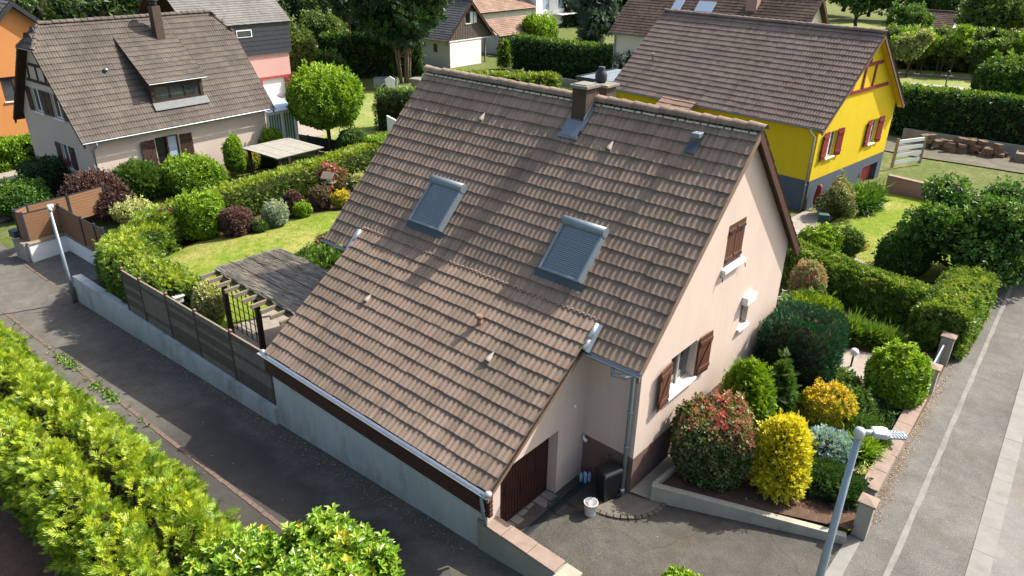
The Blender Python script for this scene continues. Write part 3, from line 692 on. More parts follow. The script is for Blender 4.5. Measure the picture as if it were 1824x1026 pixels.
def gutter(house, a, b, r=.065, mat='zinc', name='gutter'):
    a, b = Vector(a), Vector(b); d = (b-a).normalized(); sd_ = d.cross(Vector((0, 0, 1))).normalized(); mb = MB(); k = 7; vs = []
    for rr in (r, r*.86):
        for p in (a, b):
            for j in range(k+1):
                t = PI+PI*j/k; vs.append(p + sd_*math.cos(t)*rr + Vector((0, 0, math.sin(t)*rr)))
    m = k+1; mb.add(vs, [(j, j+1, m+j+1, m+j) for j in range(k)] + [(2*m+j+1, 2*m+j, 3*m+j, 3*m+j+1) for j in range(k)] + [(0, m, 3*m, 2*m), (k, 2*m+k, 3*m+k, m+k)], 0, True)
    for p in (a, b): mb.poly([p + sd_*math.cos(PI+PI*j/k)*r + Vector((0, 0, math.sin(PI+PI*j/k)*r)) for j in range(m)])
    return mb.build(name, M[mat], house)

# ================================================================ WALLS WITH OPENINGS
def wall(house, outline, ops, fn, mat, depth=.22, name='wall'):
    """outline: convex (u, z) polygon; ops: openings (u0, u1, z0, z1); fn(u, z, d) -> point, d goes inward"""
    mb = MB(); us = sorted(set([p[0] for p in outline] + [u for o in ops for u in o[:2]]))
    for a, b in zip(us[:-1], us[1:]):
        if b-a < 1e-5: continue
        col = clip(clip(outline, 0, a, True), 0, b, False)
        if len(col) < 3: continue
        cuts = sorted([(o[2], o[3]) for o in ops if o[0] < (a+b)/2 < o[1]]); cur = col
        for z0, z1 in cuts:
            lo = clip(cur, 1, z0, False)
            if len(lo) > 2: mb.poly([fn(u, z, 0) for u, z in lo])
            cur = clip(cur, 1, z1, True)
            if len(cur) < 3: break
        if len(cur) > 2: mb.poly([fn(u, z, 0) for u, z in cur])
    for o in ops:
        u0, u1, z0, z1 = o[:4]; c = [(u0, z0), (u1, z0), (u1, z1), (u0, z1)]
        for i in range(4):
            p, q = c[i], c[(i+1) % 4]; mb.poly([fn(*p, 0), fn(*q, 0), fn(*q, depth), fn(*p, depth)])
    return mb.build(name, M[mat], house)
def fbox(mb, fn, u0, u1, z0, z1, d0, d1, m=0):
    v = [fn(u, z, d) for d in (d0, d1) for z in (z0, z1) for u in (u0, u1)]
    mb.add(v, [(0, 2, 3, 1), (4, 5, 7, 6), (0, 1, 5, 4), (2, 6, 7, 3), (0, 4, 6, 2), (1, 3, 7, 5)], m); return mb
def window(house, fn, op, frame='white', mull=1, depth=.16, fw=.06, sill='white', curtain=True, glass='glass'):
    u0, u1, z0, z1 = op[:4]; mb = MB(); e = .004
    fbox(mb, fn, u0+e, u0+fw, z0+e, z1-e, depth-.05, depth); fbox(mb, fn, u1-fw, u1-e, z0+e, z1-e, depth-.05, depth)
    fbox(mb, fn, u0+fw, u1-fw, z0+e, z0+fw, depth-.05, depth); fbox(mb, fn, u0+fw, u1-fw, z1-fw, z1-e, depth-.05, depth)
    for i in range(mull):
        c = u0+(u1-u0)*(i+1)/(mull+1); fbox(mb, fn, c-fw*.7, c+fw*.7, z0+fw, z1-fw, depth-.055, depth)
    wo = mb.build('window', M[frame], house)
    for i in range(mull+1):
        a = u0+(u1-u0)*i/(mull+1)+fw*.7; b = u0+(u1-u0)*(i+1)/(mull+1)-fw*.7
        MB().poly([fn(a, z0+fw, depth-.02), fn(b, z0+fw, depth-.02), fn(b, z1-fw, depth-.02), fn(a, z1-fw, depth-.02)]).build('pane', M[glass], wo)
    if sill: fbox(MB(), fn, u0-.06, u1+.06, z0-.07, z0-.003, -.09, depth).build('sill', M[sill], wo)
    return wo
def shutter(house, fn, u0, u1, z0, z1, mat, d=-.05, boards=4, bar='z', swing=0.0, hinge=0):
    """a ledged board shutter lying against the wall, optionally swung off it"""
    def g2(u, z, dd):
        h = u0 if hinge == 0 else u1; return fn(h+(u-h)*math.cos(swing), z, dd + d - abs(u-h)*math.sin(swing))
    mb = MB(); wb = (u1-u0)/boards
    for i in range(boards): fbox(mb, g2, u0+wb*i+.006, u0+wb*(i+1)-.006, z0, z1, 0, .032)
    for z in (z0+(z1-z0)*.16, z0+(z1-z0)*.84): fbox(mb, g2, u0+.02, u1-.02, z-.05, z+.05, -.028, -.002)
    if bar == 'z':
        a = Vector(g2(u0+.05, z0+(z1-z0)*.2, -.014)); b = Vector(g2(u1-.05, z0+(z1-z0)*.8, -.014)); n = Vector(g2(u0, z0, 0))-Vector(g2(u0, z0, 1)); mb.bar(a, b, .08, .024, n)
    return mb.build('shutter', M[mat], house)
def downpipe(house, pts, r=.05, mat='zincpaint'):
    mb = MB(); mb.tube(pts, r, 10); 
    for t in (.3, .6):
        p, q = Vector(pts[-2]), Vector(pts[-1]); c = p.lerp(q, t); mb.tube([c, c+(q-p).normalized()*.05], r*1.25, 10)
    return mb.build('downpipe', M[mat], house)

# ================================================================ MAIN HOUSE
H = thing('detached_house', 'cream rendered house with long brown tiled roof sweeping low over its garage', 'house')
XR, XL, YE, ZE, YR, ZR = .21, -10.71, -.485, 3.67, 3.887, 8.067
sl_ = math.hypot(YR-YE, ZR-ZE); pm = (ZR-ZE)/(YR-YE)
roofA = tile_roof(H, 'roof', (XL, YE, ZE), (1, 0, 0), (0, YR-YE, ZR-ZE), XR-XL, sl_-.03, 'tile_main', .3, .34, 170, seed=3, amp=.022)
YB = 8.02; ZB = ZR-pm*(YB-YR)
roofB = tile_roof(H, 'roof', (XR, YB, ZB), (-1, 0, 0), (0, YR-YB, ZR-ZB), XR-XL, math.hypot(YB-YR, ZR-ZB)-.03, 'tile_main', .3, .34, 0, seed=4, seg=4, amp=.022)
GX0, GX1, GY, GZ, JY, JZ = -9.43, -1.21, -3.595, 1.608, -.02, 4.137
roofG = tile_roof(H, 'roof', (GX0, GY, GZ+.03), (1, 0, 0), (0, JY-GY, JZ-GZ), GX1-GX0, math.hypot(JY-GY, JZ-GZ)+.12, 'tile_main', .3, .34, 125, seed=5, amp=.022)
ridge_tiles(roofA, (XL-.05, YR, ZR+.02), (XR+.04, YR, ZR+.02), 'tile_main')
# mortar/zinc strip seen under the ridge tiles
mb = MB()
for i in range(54):
    x = XL+.1+i*.2; mb.box(x, x+.15+.04*(i%3==0), YR-.19-.012*math.sin(i*2.4), YR-.14, ZR-.165, ZR-.125)
o = mb.build('ridge_flashing', M['alu'], roofA); o['kind'] = 'stuff'
zu = lambda y, k=.20: ZE+pm*(y-YE)-k
pg = (JZ-GZ)/(JY-GY); zg = lambda y, k=.20: GZ+pg*(y-GY)-k
WB = 7.56
gfn = lambda u, z, d: (0-d, u, z); ffn = lambda u, z, d: (u, 0+d, z); ggfn = lambda u, z, d: (-1.4-d, u, z); lfn = lambda u, z, d: (u, -3.42+d, z)
HP = 1.0
w1 = (1.30, 2.52, 2.06, 3.10); w2 = (3.36, 4.30, 4.70, 5.78); w3 = (4.92, 5.42, 2.42, 3.22)
wall(H, [(0, HP), (WB, HP), (WB, ZB+.25), (YR, zu(YR)), (0, zu(0))], [w1, w2, w3], gfn, 'stucco')
wall(H, [(-1.4, HP), (0, HP), (0, zu(0)-.0), (-1.4, zu(0))], [], ffn, 'stucco')
gop = (-3.02, -1.04, -.24, 1.68)
wall(H, [(-3.42, -.5), (0, -.5), (0, zg(0)), (-3.42, zg(-3.42))], [gop], ggfn, 'stucco', .30)
wall(H, [(-9.5, -1.4), (-1.4, -1.4), (-1.4, 1.62), (-9.5, 1.62)], [], lfn, 'lanewall')
wall(H, [(0, -1), (WB, -1), (WB, ZB), (YR, zu(YR)), (0, zu(0))], [], lambda u, z, d: (-10.5, u, z), 'stucco')
wall(H, [(-3.42, -1.4), (0, -1.4), (0, zg(0)), (-3.42, zg(-3.42))], [], lambda u, z, d: (-9.22, u, z), 'stucco')
wall(H, [(-10.5, -1), (0, -1), (0, ZB+.2), (-10.5, ZB+.2)], [], lambda u, z, d: (u, WB, z), 'stucco')
# plinth
pl = MB(); pl.box(-.2, .012, -.012, WB+.01, -.4, HP); pl.box(-1.388, -.2, -.012, .2, -.4, HP); pl.build('plinth', M['plinth'], H)
MB().box(.013, .05, 1.95, 2.5, .42, .60).build('cellar_vent', M['darkbrown'], H)
# windows
window(H, gfn, w1, 'alu', 1, .17, .055, 'white'); window(H, gfn, w3, 'alu', 0, .14, .05, 'white')
shutter(H, gfn, .68, 1.27, 1.98, 3.06, 'brownwood', -.06, 4, 'z', .10, 1); shutter(H, gfn, 2.58, 3.18, 2.0, 3.12, 'brownwood', -.06, 4, 'z', .06, 0)
shutter(H, gfn, 3.37, 3.82, 4.71, 5.77, 'brownwood', .01, 3, 'n'); shutter(H, gfn, 3.84, 4.29, 4.71, 5.77, 'brownwood', .01, 3, 'n')
fbox(MB(), gfn, 3.28, 4.40, 4.60, 4.695, -.12, .1).build('sill', M['white'], H)
hk = MB()
for u in (3.40, 4.26):
    for z in (4.86, 5.6): hk.bar(gfn(u, z, -.035), gfn(u+(.3 if u < 3.8 else -.3), z, -.035), .05, .012, (1, 0, 0))
for u in (3.22, 4.46): hk.tube([gfn(u, 4.55, -.02), gfn(u, 4.52, -.09), gfn(u, 4.42, -.1)], .012, 6)
hk.build('shutter_ironwork', M['blackplastic'], H)
fbox(MB(), gfn, 4.88, 5.46, 3.14, 3.38, -.17, .02).build('roller_shutter_box', M['white'], H, bevel=.03)
# garage door, boarded
gd = MB(); fbox(gd, ggfn, -3.02, -1.04, -.24, 1.68, .285, .30, 0)
for i in range(20): fbox(gd, ggfn, -3.02+i*.099+.008, -3.02+i*.099+.092, -.22, 1.66, .262, .286)
gdo = gd.build('garage_door', M['doorbrown'], H)
ir = MB()
for u in (-2.56, -2.03, -1.5): ir.add(*[[ggfn(u-.035, .75, .25), ggfn(u, .95, .25), ggfn(u+.035, .75, .25), ggfn(u, .55, .25)], [(0, 1, 2, 3)]])
fbox(ir, ggfn, -2.05, -2.01, .3, .5, .24, .262); ir.build('door_ironwork', M['blackplastic'], gdo)
# verges, bargeboards, fascia
def verge(a, b, x0, x1, dz0, dz1, mat, name='bargeboard'):
    (ya, za), (yb_, zb_) = a, b; return MB().prism([(x0, ya, za-dz0), (x0, yb_, zb_-dz0), (x0, yb_, zb_-dz1), (x0, ya, za-dz1)], (x1-x0, 0, 0)).build(name, M[mat], H)
M['verge'] = surf('verge_brown', (.20, .138, .098), .2, 4, 60, .85)
verge((YE, ZE), (YR, ZR), .125, .20, .055, .30, 'verge'); verge((YB, ZB), (YR-.0, ZR), .16, .205, .09, .34, 'darkbrown')
verge((YB+.05, ZB-.05), (YR+.1, ZR-.1), .02, .155, .13, .20, 'darkbrown', 'soffit')
verge((YE, ZE), (YR, ZR), XL+.02, XL+.09, .055, .30, 'verge'); verge((GY, GZ), (JY, JZ), GX1-.09, GX1-.02, .03, .27, 'verge'); verge((GY, GZ), (JY, JZ), GX0+.02, GX0+.09, .03, .27, 'verge')
for i in range(5):
    MB().box(-9.62, -1.23, -3.545+.004*(i % 2), -3.43, .90+i*.118, .90+i*.118+.106).build('fascia_board', M['darkbrown'], H, bevel=.012)
gutter(H, (-9.6, -3.645, 1.575), (-1.2, -3.645, 1.575), .075, 'alu'); gutter(H, (-1.2, YE-.06, ZE-.05), (.26, YE-.06, ZE-.05), .07, 'zinc'); gutter(H, (XL-.05, YE-.06, ZE-.05), (-9.38, YE-.06, ZE-.05), .07, 'zinc')
downpipe(H, [(-.42, -.54, 3.56), (-.42, -.54, 3.36), (-.2, -.35, 3.30), (-.14, -.11, 3.26), (-.14, -.11, .12)], .052)
MB().tube([(-.14, -.11, .14), (-.14, -.11, 0)], .062, 10).build('pipe_shoe', M['alu'], H)
downpipe(H, [(-1.38, -3.62, 1.52), (-1.38, -3.62, 1.3), (-1.36, -3.52, .62)], .04)
# stepped flashings where the low roof leaves the main slope
for x, s in ((GX1, 1), (GX0, -1)):
    mb = MB(); 
    for a, b in ((.02, .32), (.30, .62)):
        p = lambda t: (YE-.05+t*.72, ZE-.02+t*.72*pm); (ya, za), (yb_, zb_) = p(a-.06), p(b)
        mb.tube([(x+s*.02, ya, za+.07), (x+s*.02, yb_, zb_+.035)], [.06, .05], 10)
    mb.prism([(x+s*.06, YE-.05, ZE-.03), (x+s*.06, YE+.42, ZE+.45), (x+s*.15, YE+.42, ZE+.45), (x+s*.15, YE-.05, ZE-.03)], (0, -.03, .03))
    mb.build('step_flashing', M['alu'], H)
MB().lathe([(.03, -.06), (.075, -.03), (.08, .03), (.04, .07)], (GX1+.02, GY-.03, GZ+.02), 10).build('verge_cap', M['alu'], H)
MB().lathe([(.03, -.05), (.06, -.03), (.06, .03), (.03, .05)], (GX0, GY-.03, GZ+.05), 10).build('verge_cap', M['alu'], H)
M['apron'] = surf('apron_lead', (.075, .10, .125), .2, 4, 50, .6)
# roof windows with closed roller shutters
Nm = Vector((0, -(ZR-ZE), YR-YE)).normalized(); Vm = Vector((0, YR-YE, ZR-ZE)).normalized(); Um = Vector((1, 0, 0))
def on_main(x, v, n): return Vector((x, YE, ZE)) + Vm*v + Nm*n
for xc, vc in ((-7.28, 2.05), (-2.66, 2.03)):
    wd, hh = .60, .70
    fr = MB()
    fr.obox(on_main(xc-wd+.035, vc, .07), Um, Vm, Nm, .035, hh, .10); fr.obox(on_main(xc+wd-.035, vc, .07), Um, Vm, Nm, .035, hh, .10); fr.obox(on_main(xc, vc-hh+.03, .06), Um, Vm, Nm, wd-.07, .03, .08)
    rw = fr.build('roof_window', M['shutterbox'], H, bevel=.01)
    bx = MB(); bx.tube([on_main(xc-wd-.01, vc+hh-.06, .12), on_main(xc+wd+.01, vc+hh-.06, .12)], .13, 16); bx.build('roller_box', M['shutterbox'], rw)
    st = MB()
    for i in range(26):
        v = vc-hh+.075+i*.0465; st.obox(on_main(xc, v, .12+.004*(i % 2)), Um, (Vm+Nm*.25), Nm, wd-.075, .0165, .010)
    st.obox(on_main(xc, vc, .09), Um, Vm, Nm, wd-.08, hh-.05, .01, 1)
    o = st.build('roller_slats', [M['shutterslat'], M['anthracite']], rw); o['kind'] = 'stuff'
    ap = MB(); nx = 25; vs = []
    for v, n in ((vc-hh+.02, .05), (vc-hh-.16, .0)):
        for i in range(nx): vs.append(on_main(xc-wd-.10+(2*wd+.20)*i/(nx-1), v, n+(.016*math.cos(i*2.0) if v < vc-hh else 0)))
    ap.add(vs, [(i, i+1, nx+i+1, nx+i) for i in range(nx-1)], 0, True); ap.build('apron_flashing', M['apron'], rw)
# chimneys
ch = MB().box(-4.74, -4.30, 3.38, 3.86, 7.1, 8.33).build('chimney', M['chimney'], H, bevel=.01)
MB().box(-4.80, -4.24, 3.31, 3.93, 8.33, 8.41).box(-4.74, -4.30, 3.38, 3.86, 8.41, 8.435).build('cap', M['cap'], ch, bevel=.012)
fl = MB(); fl.obox(on_main(-4.52, 5.17, .03), Um, Vm, Nm, .27, .24, .012); fl.prism([(-4.285, 3.30, ZE+pm*(3.30-YE)-.02), (-4.285, 3.9, ZE+pm*(3.9-YE)-.02), (-4.285, 3.9, ZE+pm*(3.9-YE)+.12), (-4.285, 3.30, ZE+pm*(3.30-YE)+.16)], (.012, 0, 0))
fl.obox(on_main(-4.24, 5.5, .02), Um, Vm, Nm, .07, .36, .014)
for i in range(8): fl.obox(on_main(-4.80+i*.08, 4.92, .015), Um, Vm, Nm, .038, .05, .02)
fl.build('lead_flashing', M['zinc'], ch)
ch2 = MB().box(-5.02, -4.52, 4.62, 5.08, 6.6, 8.18).build('chimney', M['chimney'], H, bevel=.01)
MB().box(-5.09, -4.45, 4.55, 5.15, 8.18, 8.25).build('cap', M['cap'], ch2, bevel=.012)
MB().lathe([(.13, 0), (.16, .08), (.17, .2), (.12, .3), (.09, .36), (.1, .40), (.08, .42)], (-4.88, 4.85, 8.25), 16).build('cowl', M['anthracite'], ch2)
# vents in the tiles
def hood(x, v, P, Vv, Nn, mat='cap'):
    mb = MB(); c = P(x, v, 0); k = 8; vs = []
    for t, rr in ((0, .078), (.12, .055), (.27, .010)):
        for j in range(k+1):
            a = PI*j/k; vs.append(c + Vv*t + Um*math.cos(a)*rr + Nn*(math.sin(a)*rr*1.2+.0))
    m = k+1; mb.add(vs, [(i*m+j, i*m+j+1, (i+1)*m+j+1, (i+1)*m+j) for i in range(2) for j in range(k)], 0, True); mb.poly([vs[j]+Vv*.03 for j in range(m)], 1)
    return mb.build('vent_hood', [M[mat], M['blackplastic']], H)
M['paleclay'] = surf('pale_vent', (.42, .37, .31), .15, 6, 60, .8)
Ng = Vector((0, -(JZ-GZ), JY-GY)).normalized(); Vg = Vector((0, JY-GY, JZ-GZ)).normalized()
def on_low(x, v, n): return Vector((x, GY, GZ)) + Vg*v + Ng*n
hood(-7.55, 4.83, on_main, Vm, Nm, 'paleclay'); hood(-3.2, 4.80, on_main, Vm, Nm, 'paleclay'); hood(-7.5, 2.50, on_low, Vg, Ng, 'paleclay'); hood(-3.12, 2.48, on_low, Vg, Ng, 'paleclay')
mb = MB(); c = on_low(-3.94, 3.22, 0); mb.tube([c-Vector((0, 0, .1)), c+Vector((0, 0, .16))], .06, 12); mb.tube([c+Vector((0, 0, .16)), c+Vector((0, 0, .19)), c+Vector((0, 0, .25))], [.085, .095, .08], 12)
M['claypipe'] = surf('clay_pipe', (.30, .17, .125), .15, 6, 60, .8); mb.build('vent_pipe', M['claypipe'], H)
mb = MB(); c = on_main(-1.13, 5.55, 0); mb.box(c.x-.11, c.x+.11, c.y-.14, c.y+.12, c.z+.06, c.z+.18); vb_ = mb.build('vent_box', M['shutterbox'], H, bevel=.02); MB().obox(on_main(-1.13, 5.32, .03), Um, Vm, Nm, .14, .16, .008).build('vent_base', M['apron'], vb_)
mb = MB(); mb.box(-1.39, -1.34, -.55, -.47, 2.05, 2.13); mb.build('wall_light', M['white'], H, bevel=.01)
MB().tube([(-1.37, -.06, 1.02), (-1.30, -.12, .98), (-1.22, -.14, .96)], [.03, .035, .045], 8).build('sensor', M['white'], H)
MB().tube([(-.62, -.02, .78), (-.62, -.12, .78), (-.62, -.13, .70)], .018, 8).box(-.66, -.58, -.14, -.10, .79, .83).build('tap', M['brick'], H)

# ================================================================ NEIGHBOURING HOUSES
def w4(loc, rz): return np.array(Matrix.Translation(Vector(loc)) @ Matrix.Rotation(rz, 4, 'Z'))
def gable_roof(h, L_, W, ze, zr, ov, oe, mat, ovl=None, tw=.3, gauge=.34, singles=0, world=None, seg=6, rolls=2, amp=.02, seed=9, back=True, ridge=True, deckmat=None):
    """ridge along local X from -L..0, slopes to -Y and +Y; eave edge height ze at y = -oe"""
    ovl = ov if ovl is None else ovl; yr = W/2; lv = math.hypot(yr+oe, zr-ze)
    A = tile_roof(h, 'roof', (-L_-ovl, -oe, ze), (1, 0, 0), (0, yr+oe, zr-ze), L_+ov+ovl, lv, mat, tw, gauge, singles, None, seg, rolls, amp, seed=seed, world=world, deckmat=deckmat)
    B_ = tile_roof(h, 'roof', (ov, W+oe, ze), (-1, 0, 0), (0, -(yr+oe), zr-ze), L_+ov+ovl, lv, mat, tw, gauge, 0, None, 2, rolls, amp, seed=seed+1, deckmat=deckmat) if back else None
    if ridge: ridge_tiles(A, (-L_-ovl, yr, zr+.02), (ov, yr, zr+.02), mat, .4, .12)
    return A, B_
def xf(y0=0): return lambda u, z, d: (u, y0+d, z)
def gf(x0=0): return lambda u, z, d: (x0-d, u, z)

# --- yellow house
YL, YRZ = (-4.709, 22.888, -.3), -.106
Hy = thing('yellow_house', 'bright yellow house with red shutters and mauve-brown tiled roof', 'house', YL, YRZ)
Wy, Ly, zey, zry = 8.583, 12.4, 4.334, 8.302
gable_roof(Hy, Ly, Wy, zey, zry, .38, .40, 'tile_yellow', .1, singles=150, world=w4(YL, YRZ), seed=21)
py = (zry-zey)/(Wy/2+.4); zy = lambda y: zey+py*(min(y, Wy-y)+.4)-.24
hb = 1.68
a1 = (1.15, 2.0, 2.62, 3.88); a2 = (6.0, 6.75, 2.50, 3.78)
wall(Hy, [(0, hb), (Wy, hb), (Wy, zy(0)), (Wy/2, zy(Wy/2)), (0, zy(0))], [a1, a2], gf(), 'yellow')
b1 = (-5.4, -4.2, 2.75, 3.85)
wall(Hy, [(-Ly, hb), (0, hb), (0, zy(0)), (-Ly, zy(0))], [b1], xf(), 'yellow')
gdo_ = (6.1, 8.05, -.1, 1.2)
wall(Hy, [(0, -.6), (Wy, -.6), (Wy, hb), (0, hb)], [gdo_], gf(.012), 'slate_paint', .35); wall(Hy, [(-Ly, -.6), (.012, -.6), (.012, hb), (-Ly, hb)], [], xf(-.012), 'slate_paint')
wall(Hy, [(0, -.6), (Wy, -.6), (Wy, zy(0)), (Wy/2, zy(Wy/2)), (0, zy(0))], [], gf(-Ly), 'yellow'); wall(Hy, [(-Ly, -.6), (0, -.6), (0, zy(0)), (-Ly, zy(0))], [], xf(Wy), 'yellow')
fbox(MB(), gf(), 6.1, 8.05, -.1, 1.2, .28, .34).build('garage_door', M['red'], Hy)
for o_ in (a1, a2): window(Hy, gf(), o_, 'white', 1, .16, .06)
window(Hy, xf(), b1, 'white', 1, .14, .07)
for u0, u1, o_ in ((.52, 1.1, a1), (2.06, 2.62, a1), (5.38, 5.95, a2), (6.82, 7.38, a2)): shutter(Hy, gf(), u0, u1, o_[2]-.05, o_[3]+.05, 'redshutter', -.05, 4, 'n', .08, 0 if u0 > (o_[0]+o_[1])/2 else 1)
for u0, u1 in ((-6.2, -5.45), (-4.15, -3.4)): shutter(Hy, xf(), u0, u1, 2.75, 3.9, 'redshutter', -.05, 4, 'n')
bm2 = MB(); g0 = gf()
for (ua, za), (ub, zb_) in (((1.75, 5.55), (6.85, 5.55)), ((2.95, 6.75), (5.6, 6.75)), ((3.75, 5.6), (3.75, 6.7)), ((4.9, 5.6), (4.9, 6.7)), ((2.5, 5.6), (3.5, 7.2)), ((4.1, 6.8), (4.1, 7.4))):
    bm2.bar(g0(ua, za, -.02), g0(ub, zb_, -.02), .16, .07, (1, 0, 0))
bm2.build('half_timbering', M['redshutter'], Hy)
M['bargeyellow'] = surf('yellow_boarding', (.72, .44, .02), .08, 2, 60, .8)
for s in (0, 1):
    P = lambda y, k: (y if s == 0 else Wy-y, zey+py*(y+.4)-k)
    MB().prism([(.30, *P(-.38, .1)), (.30, *P(Wy/2, .1)), (.30, *P(Wy/2, .32)), (.30, *P(-.38, .32))], (.06, 0, 0)).build('bargeboard', M['verge'], Hy)
    MB().prism([(.01, *P(-.38, .21)), (.01, *P(Wy/2, .21)), (.01, *P(Wy/2, .27)), (.01, *P(-.38, .27))], (.28, 0, 0)).build('soffit', M['bargeyellow'], Hy)
gutter(Hy, (-Ly, -.46, zey-.03), (.36, -.46, zey-.03), .07, 'zinc'); downpipe(Hy, [(-.2, -.44, zey-.08), (-.2, -.40, zey-.25), (-.1, -.09, zey-.5), (-.1, -.09, .0)], .05, 'alu')
downpipe(Hy, [(-Ly+.3, -.44, zey-.08), (-Ly+.3, -.09, zey-.5), (-Ly+.3, -.09, .0)], .05, 'alu')
pr_ = tile_roof(Hy, 'porch_roof', (-8.6, -1.75, 3.75), (1, 0, 0), (0, 1.35, .75), 2.1, 1.5, 'tile_red', .3, .34, 0, seed=23)
mbp = MB(); mbp.bar((-8.5, -1.6, 3.66), (-8.5, -.1, 3.66), .09, .09); mbp.bar((-6.6, -1.6, 3.66), (-6.6, -.1, 3.66), .09, .09); mbp.bar((-8.5, -1.55, 2.6), (-8.5, -.1, 3.6), .08, .08); mbp.bar((-6.6, -1.55, 3.6), (-6.6, -.1, 2.6), .08, .08); mbp.build('porch_bracket', M['redshutter'], Hy)
gutter(Hy, (-8.6, -1.8, 3.72), (-6.5, -1.8, 3.72), .06, 'zinc', 'porch_gutter')
MB().lathe([(.05, 0), (.05, .28), (.08, .29), (.08, .36), (.04, .38)], (-10.9, 1.35, 6.0-.1), 10).build('vent_pipe', M['paleclay'], Hy)
MB().box(-.006, .02, .28, .62, 2.96, 3.06).build('house_number_plate', M['bargeyellow'], Hy)
nm = MB()
for i, u in enumerate((.36, .46)):      # the two digits 3 and 3 seen small beside the corner
    for z in (2.97, 3.01, 3.05): fbox(nm, gf(), u, u+.06, z, z+.012, -.03, -.02)
    fbox(nm, gf(), u+.05, u+.065, 2.97, 3.06, -.03, -.02)
nm.build('house_number', M['anthracite'], Hy)
# --- beige house with half-hipped roof (ridge runs along local Y)
BL, BRZ = (-35.941, 2.235, -2.0), .058
Hb = thing('beige_house', 'beige rendered house with half-hipped grey-brown roof, wide dormer and brown chimney', 'house', BL, BRZ)
D_, Lb, og, oe_, dh = 3.913, 11.075, .49, .487, .955
he, hr_, hh_ = 3.54, 9.19, 7.96
pb = (hr_-he)/(D_+oe_); lvb = math.hypot(D_+oe_, hr_-he); vh = (hh_-he)/(hr_-he)*lvb; lub = Lb+2*og
hexp = [(0, 0), (lub, 0), (lub, vh), (lub-dh, lvb), (dh, lvb), (0, vh)]
rb1 = tile_roof(Hb, 'roof', (oe_, -og, he), (0, 1, 0), (-(D_+oe_), 0, hr_-he), lub, lvb, 'tile_beige', .3, .36, 60, hexp, 6, 2, .02, seed=31, world=w4(BL, BRZ))
rb2 = tile_roof(Hb, 'roof', (-2*D_-oe_, Lb+og, he), (0, -1, 0), (D_+oe_, 0, hr_-he), lub, lvb, 'tile_beige', .3, .36, 0, hexp, 2, 2, .02, seed=32)
ah = (hr_-hh_)/pb
for y0, sgn in ((-og, 1), (Lb+og, -1)):
    lvh = math.hypot(dh, hr_-hh_); A_ = (-D_-ah, y0, hh_) if sgn > 0 else (-D_+ah, y0, hh_)
    rr = tile_roof(Hb, 'roof', A_, (sgn, 0, 0), (0, sgn*dh, hr_-hh_), 2*ah, lvh, 'tile_beige', .3, .36, 0, [(0, 0), (2*ah, 0), (ah, lvh)], 4, 2, .02, seed=33)
    for xx in (-D_-ah, -D_+ah): ridge_tiles(rr, (xx, y0, hh_+.02), (-D_, y0+sgn*dh, hr_+.02), 'tile_beige', .38, .1)
    gutter(Hb, (-D_-ah, y0-.05*sgn, hh_-.04), (-D_+ah, y0-.05*sgn, hh_-.04), .05, 'zinc')
ridge_tiles(rb1, (-D_, -og+dh, hr_+.02), (-D_, Lb+og-dh, hr_+.02), 'tile_beige', .38, .12)
bf = lambda u, z, d: (-d, u, z); bg = lambda u, z, d: (u, d, z)
zt = lambda a: he+pb*(oe_-(-a if a > -D_ else 2*D_+a)*-1)-.22 if False else he+pb*(oe_+min(-a, 2*D_+a))-.25
dr = (3.62, 5.02, .75, 2.95)
wall(Hb, [(0, .55), (Lb, .55), (Lb, he+.2), (0, he+.2)], [dr], bf, 'beige'); wall(Hb, [(0, -.4), (Lb, -.4), (Lb, .55), (0, .55)], [], lambda u, z, d: (.012-d, u, z), 'pinkplinth')
g1 = (-3.4, -2.2, 4.25, 5.6); g2_ = (-5.9, -4.7, 4.25, 5.6); g3 = (-3.7, -2.6, 1.45, 2.75); g4 = (-6.6, -5.4, 1.45, 2.75)
wall(Hb, [(-2*D_, .55), (0, .55), (0, zt(0)), (-D_+ah, hh_-.2), (-D_-ah, hh_-.2), (-2*D_, zt(0))], [g1, g2_, g3], bg, 'beige')
wall(Hb, [(-2*D_, -.4), (0, -.4), (0, .55), (-2*D_, .55)], [], lambda u, z, d: (u, -.012+d, z), 'pinkplinth')
wall(Hb, [(-2*D_, -.4), (0, -.4), (0, zt(0)), (-D_+ah, hh_-.2), (-D_-ah, hh_-.2), (-2*D_, zt(0))], [], lambda u, z, d: (u, Lb, z), 'beige'); wall(Hb, [(0, -.4), (Lb, -.4), (Lb, he), (0, he)], [], lambda u, z, d: (-2*D_, u, z), 'beige')
for o_ in (g1, g2_, g3):
    window(Hb, bg, o_, 'white', 1, .15, .06); 
    shutter(Hb, bg, o_[0]-.62, o_[0]-.04, o_[2], o_[3], 'dkshutter', -.05, 3, 'n'); shutter(Hb, bg, o_[1]+.04, o_[1]+.62, o_[2], o_[3], 'dkshutter', -.05, 3, 'n')
tm = MB()
for z in (6.05, 6.95): tm.bar((-2*D_+(1.9 if z < 6.5 else 2.6), -.02, z), (-(1.9 if z < 6.5 else 2.6), -.02, z), .16, .06, (0, 1, 0))
for x in (-D_-1.6, -D_-.5, -D_+.5, -D_+1.6): tm.bar((x, -.02, 6.12), (x*.97-D_*.03, -.02, 6.88), .13, .06, (0, 1, 0))
tm.build('half_timbering', M['darktimber'], Hb)
gn = MB()     # geraniums in the gable window box
for i in range(40): q = Vector((-3.15+random.uniform(-.4, .4), -.12+random.uniform(-.08, .06), 1.6+random.uniform(-.02, .3))); gn.obox(q, (1, .3, .2), (0, 1, .4), (.3, 0, 1), .05, .05, .012, 0 if i % 3 else 1)
gn.build('window_flowers', [M['redplastic'], M['greenbox']], Hb)
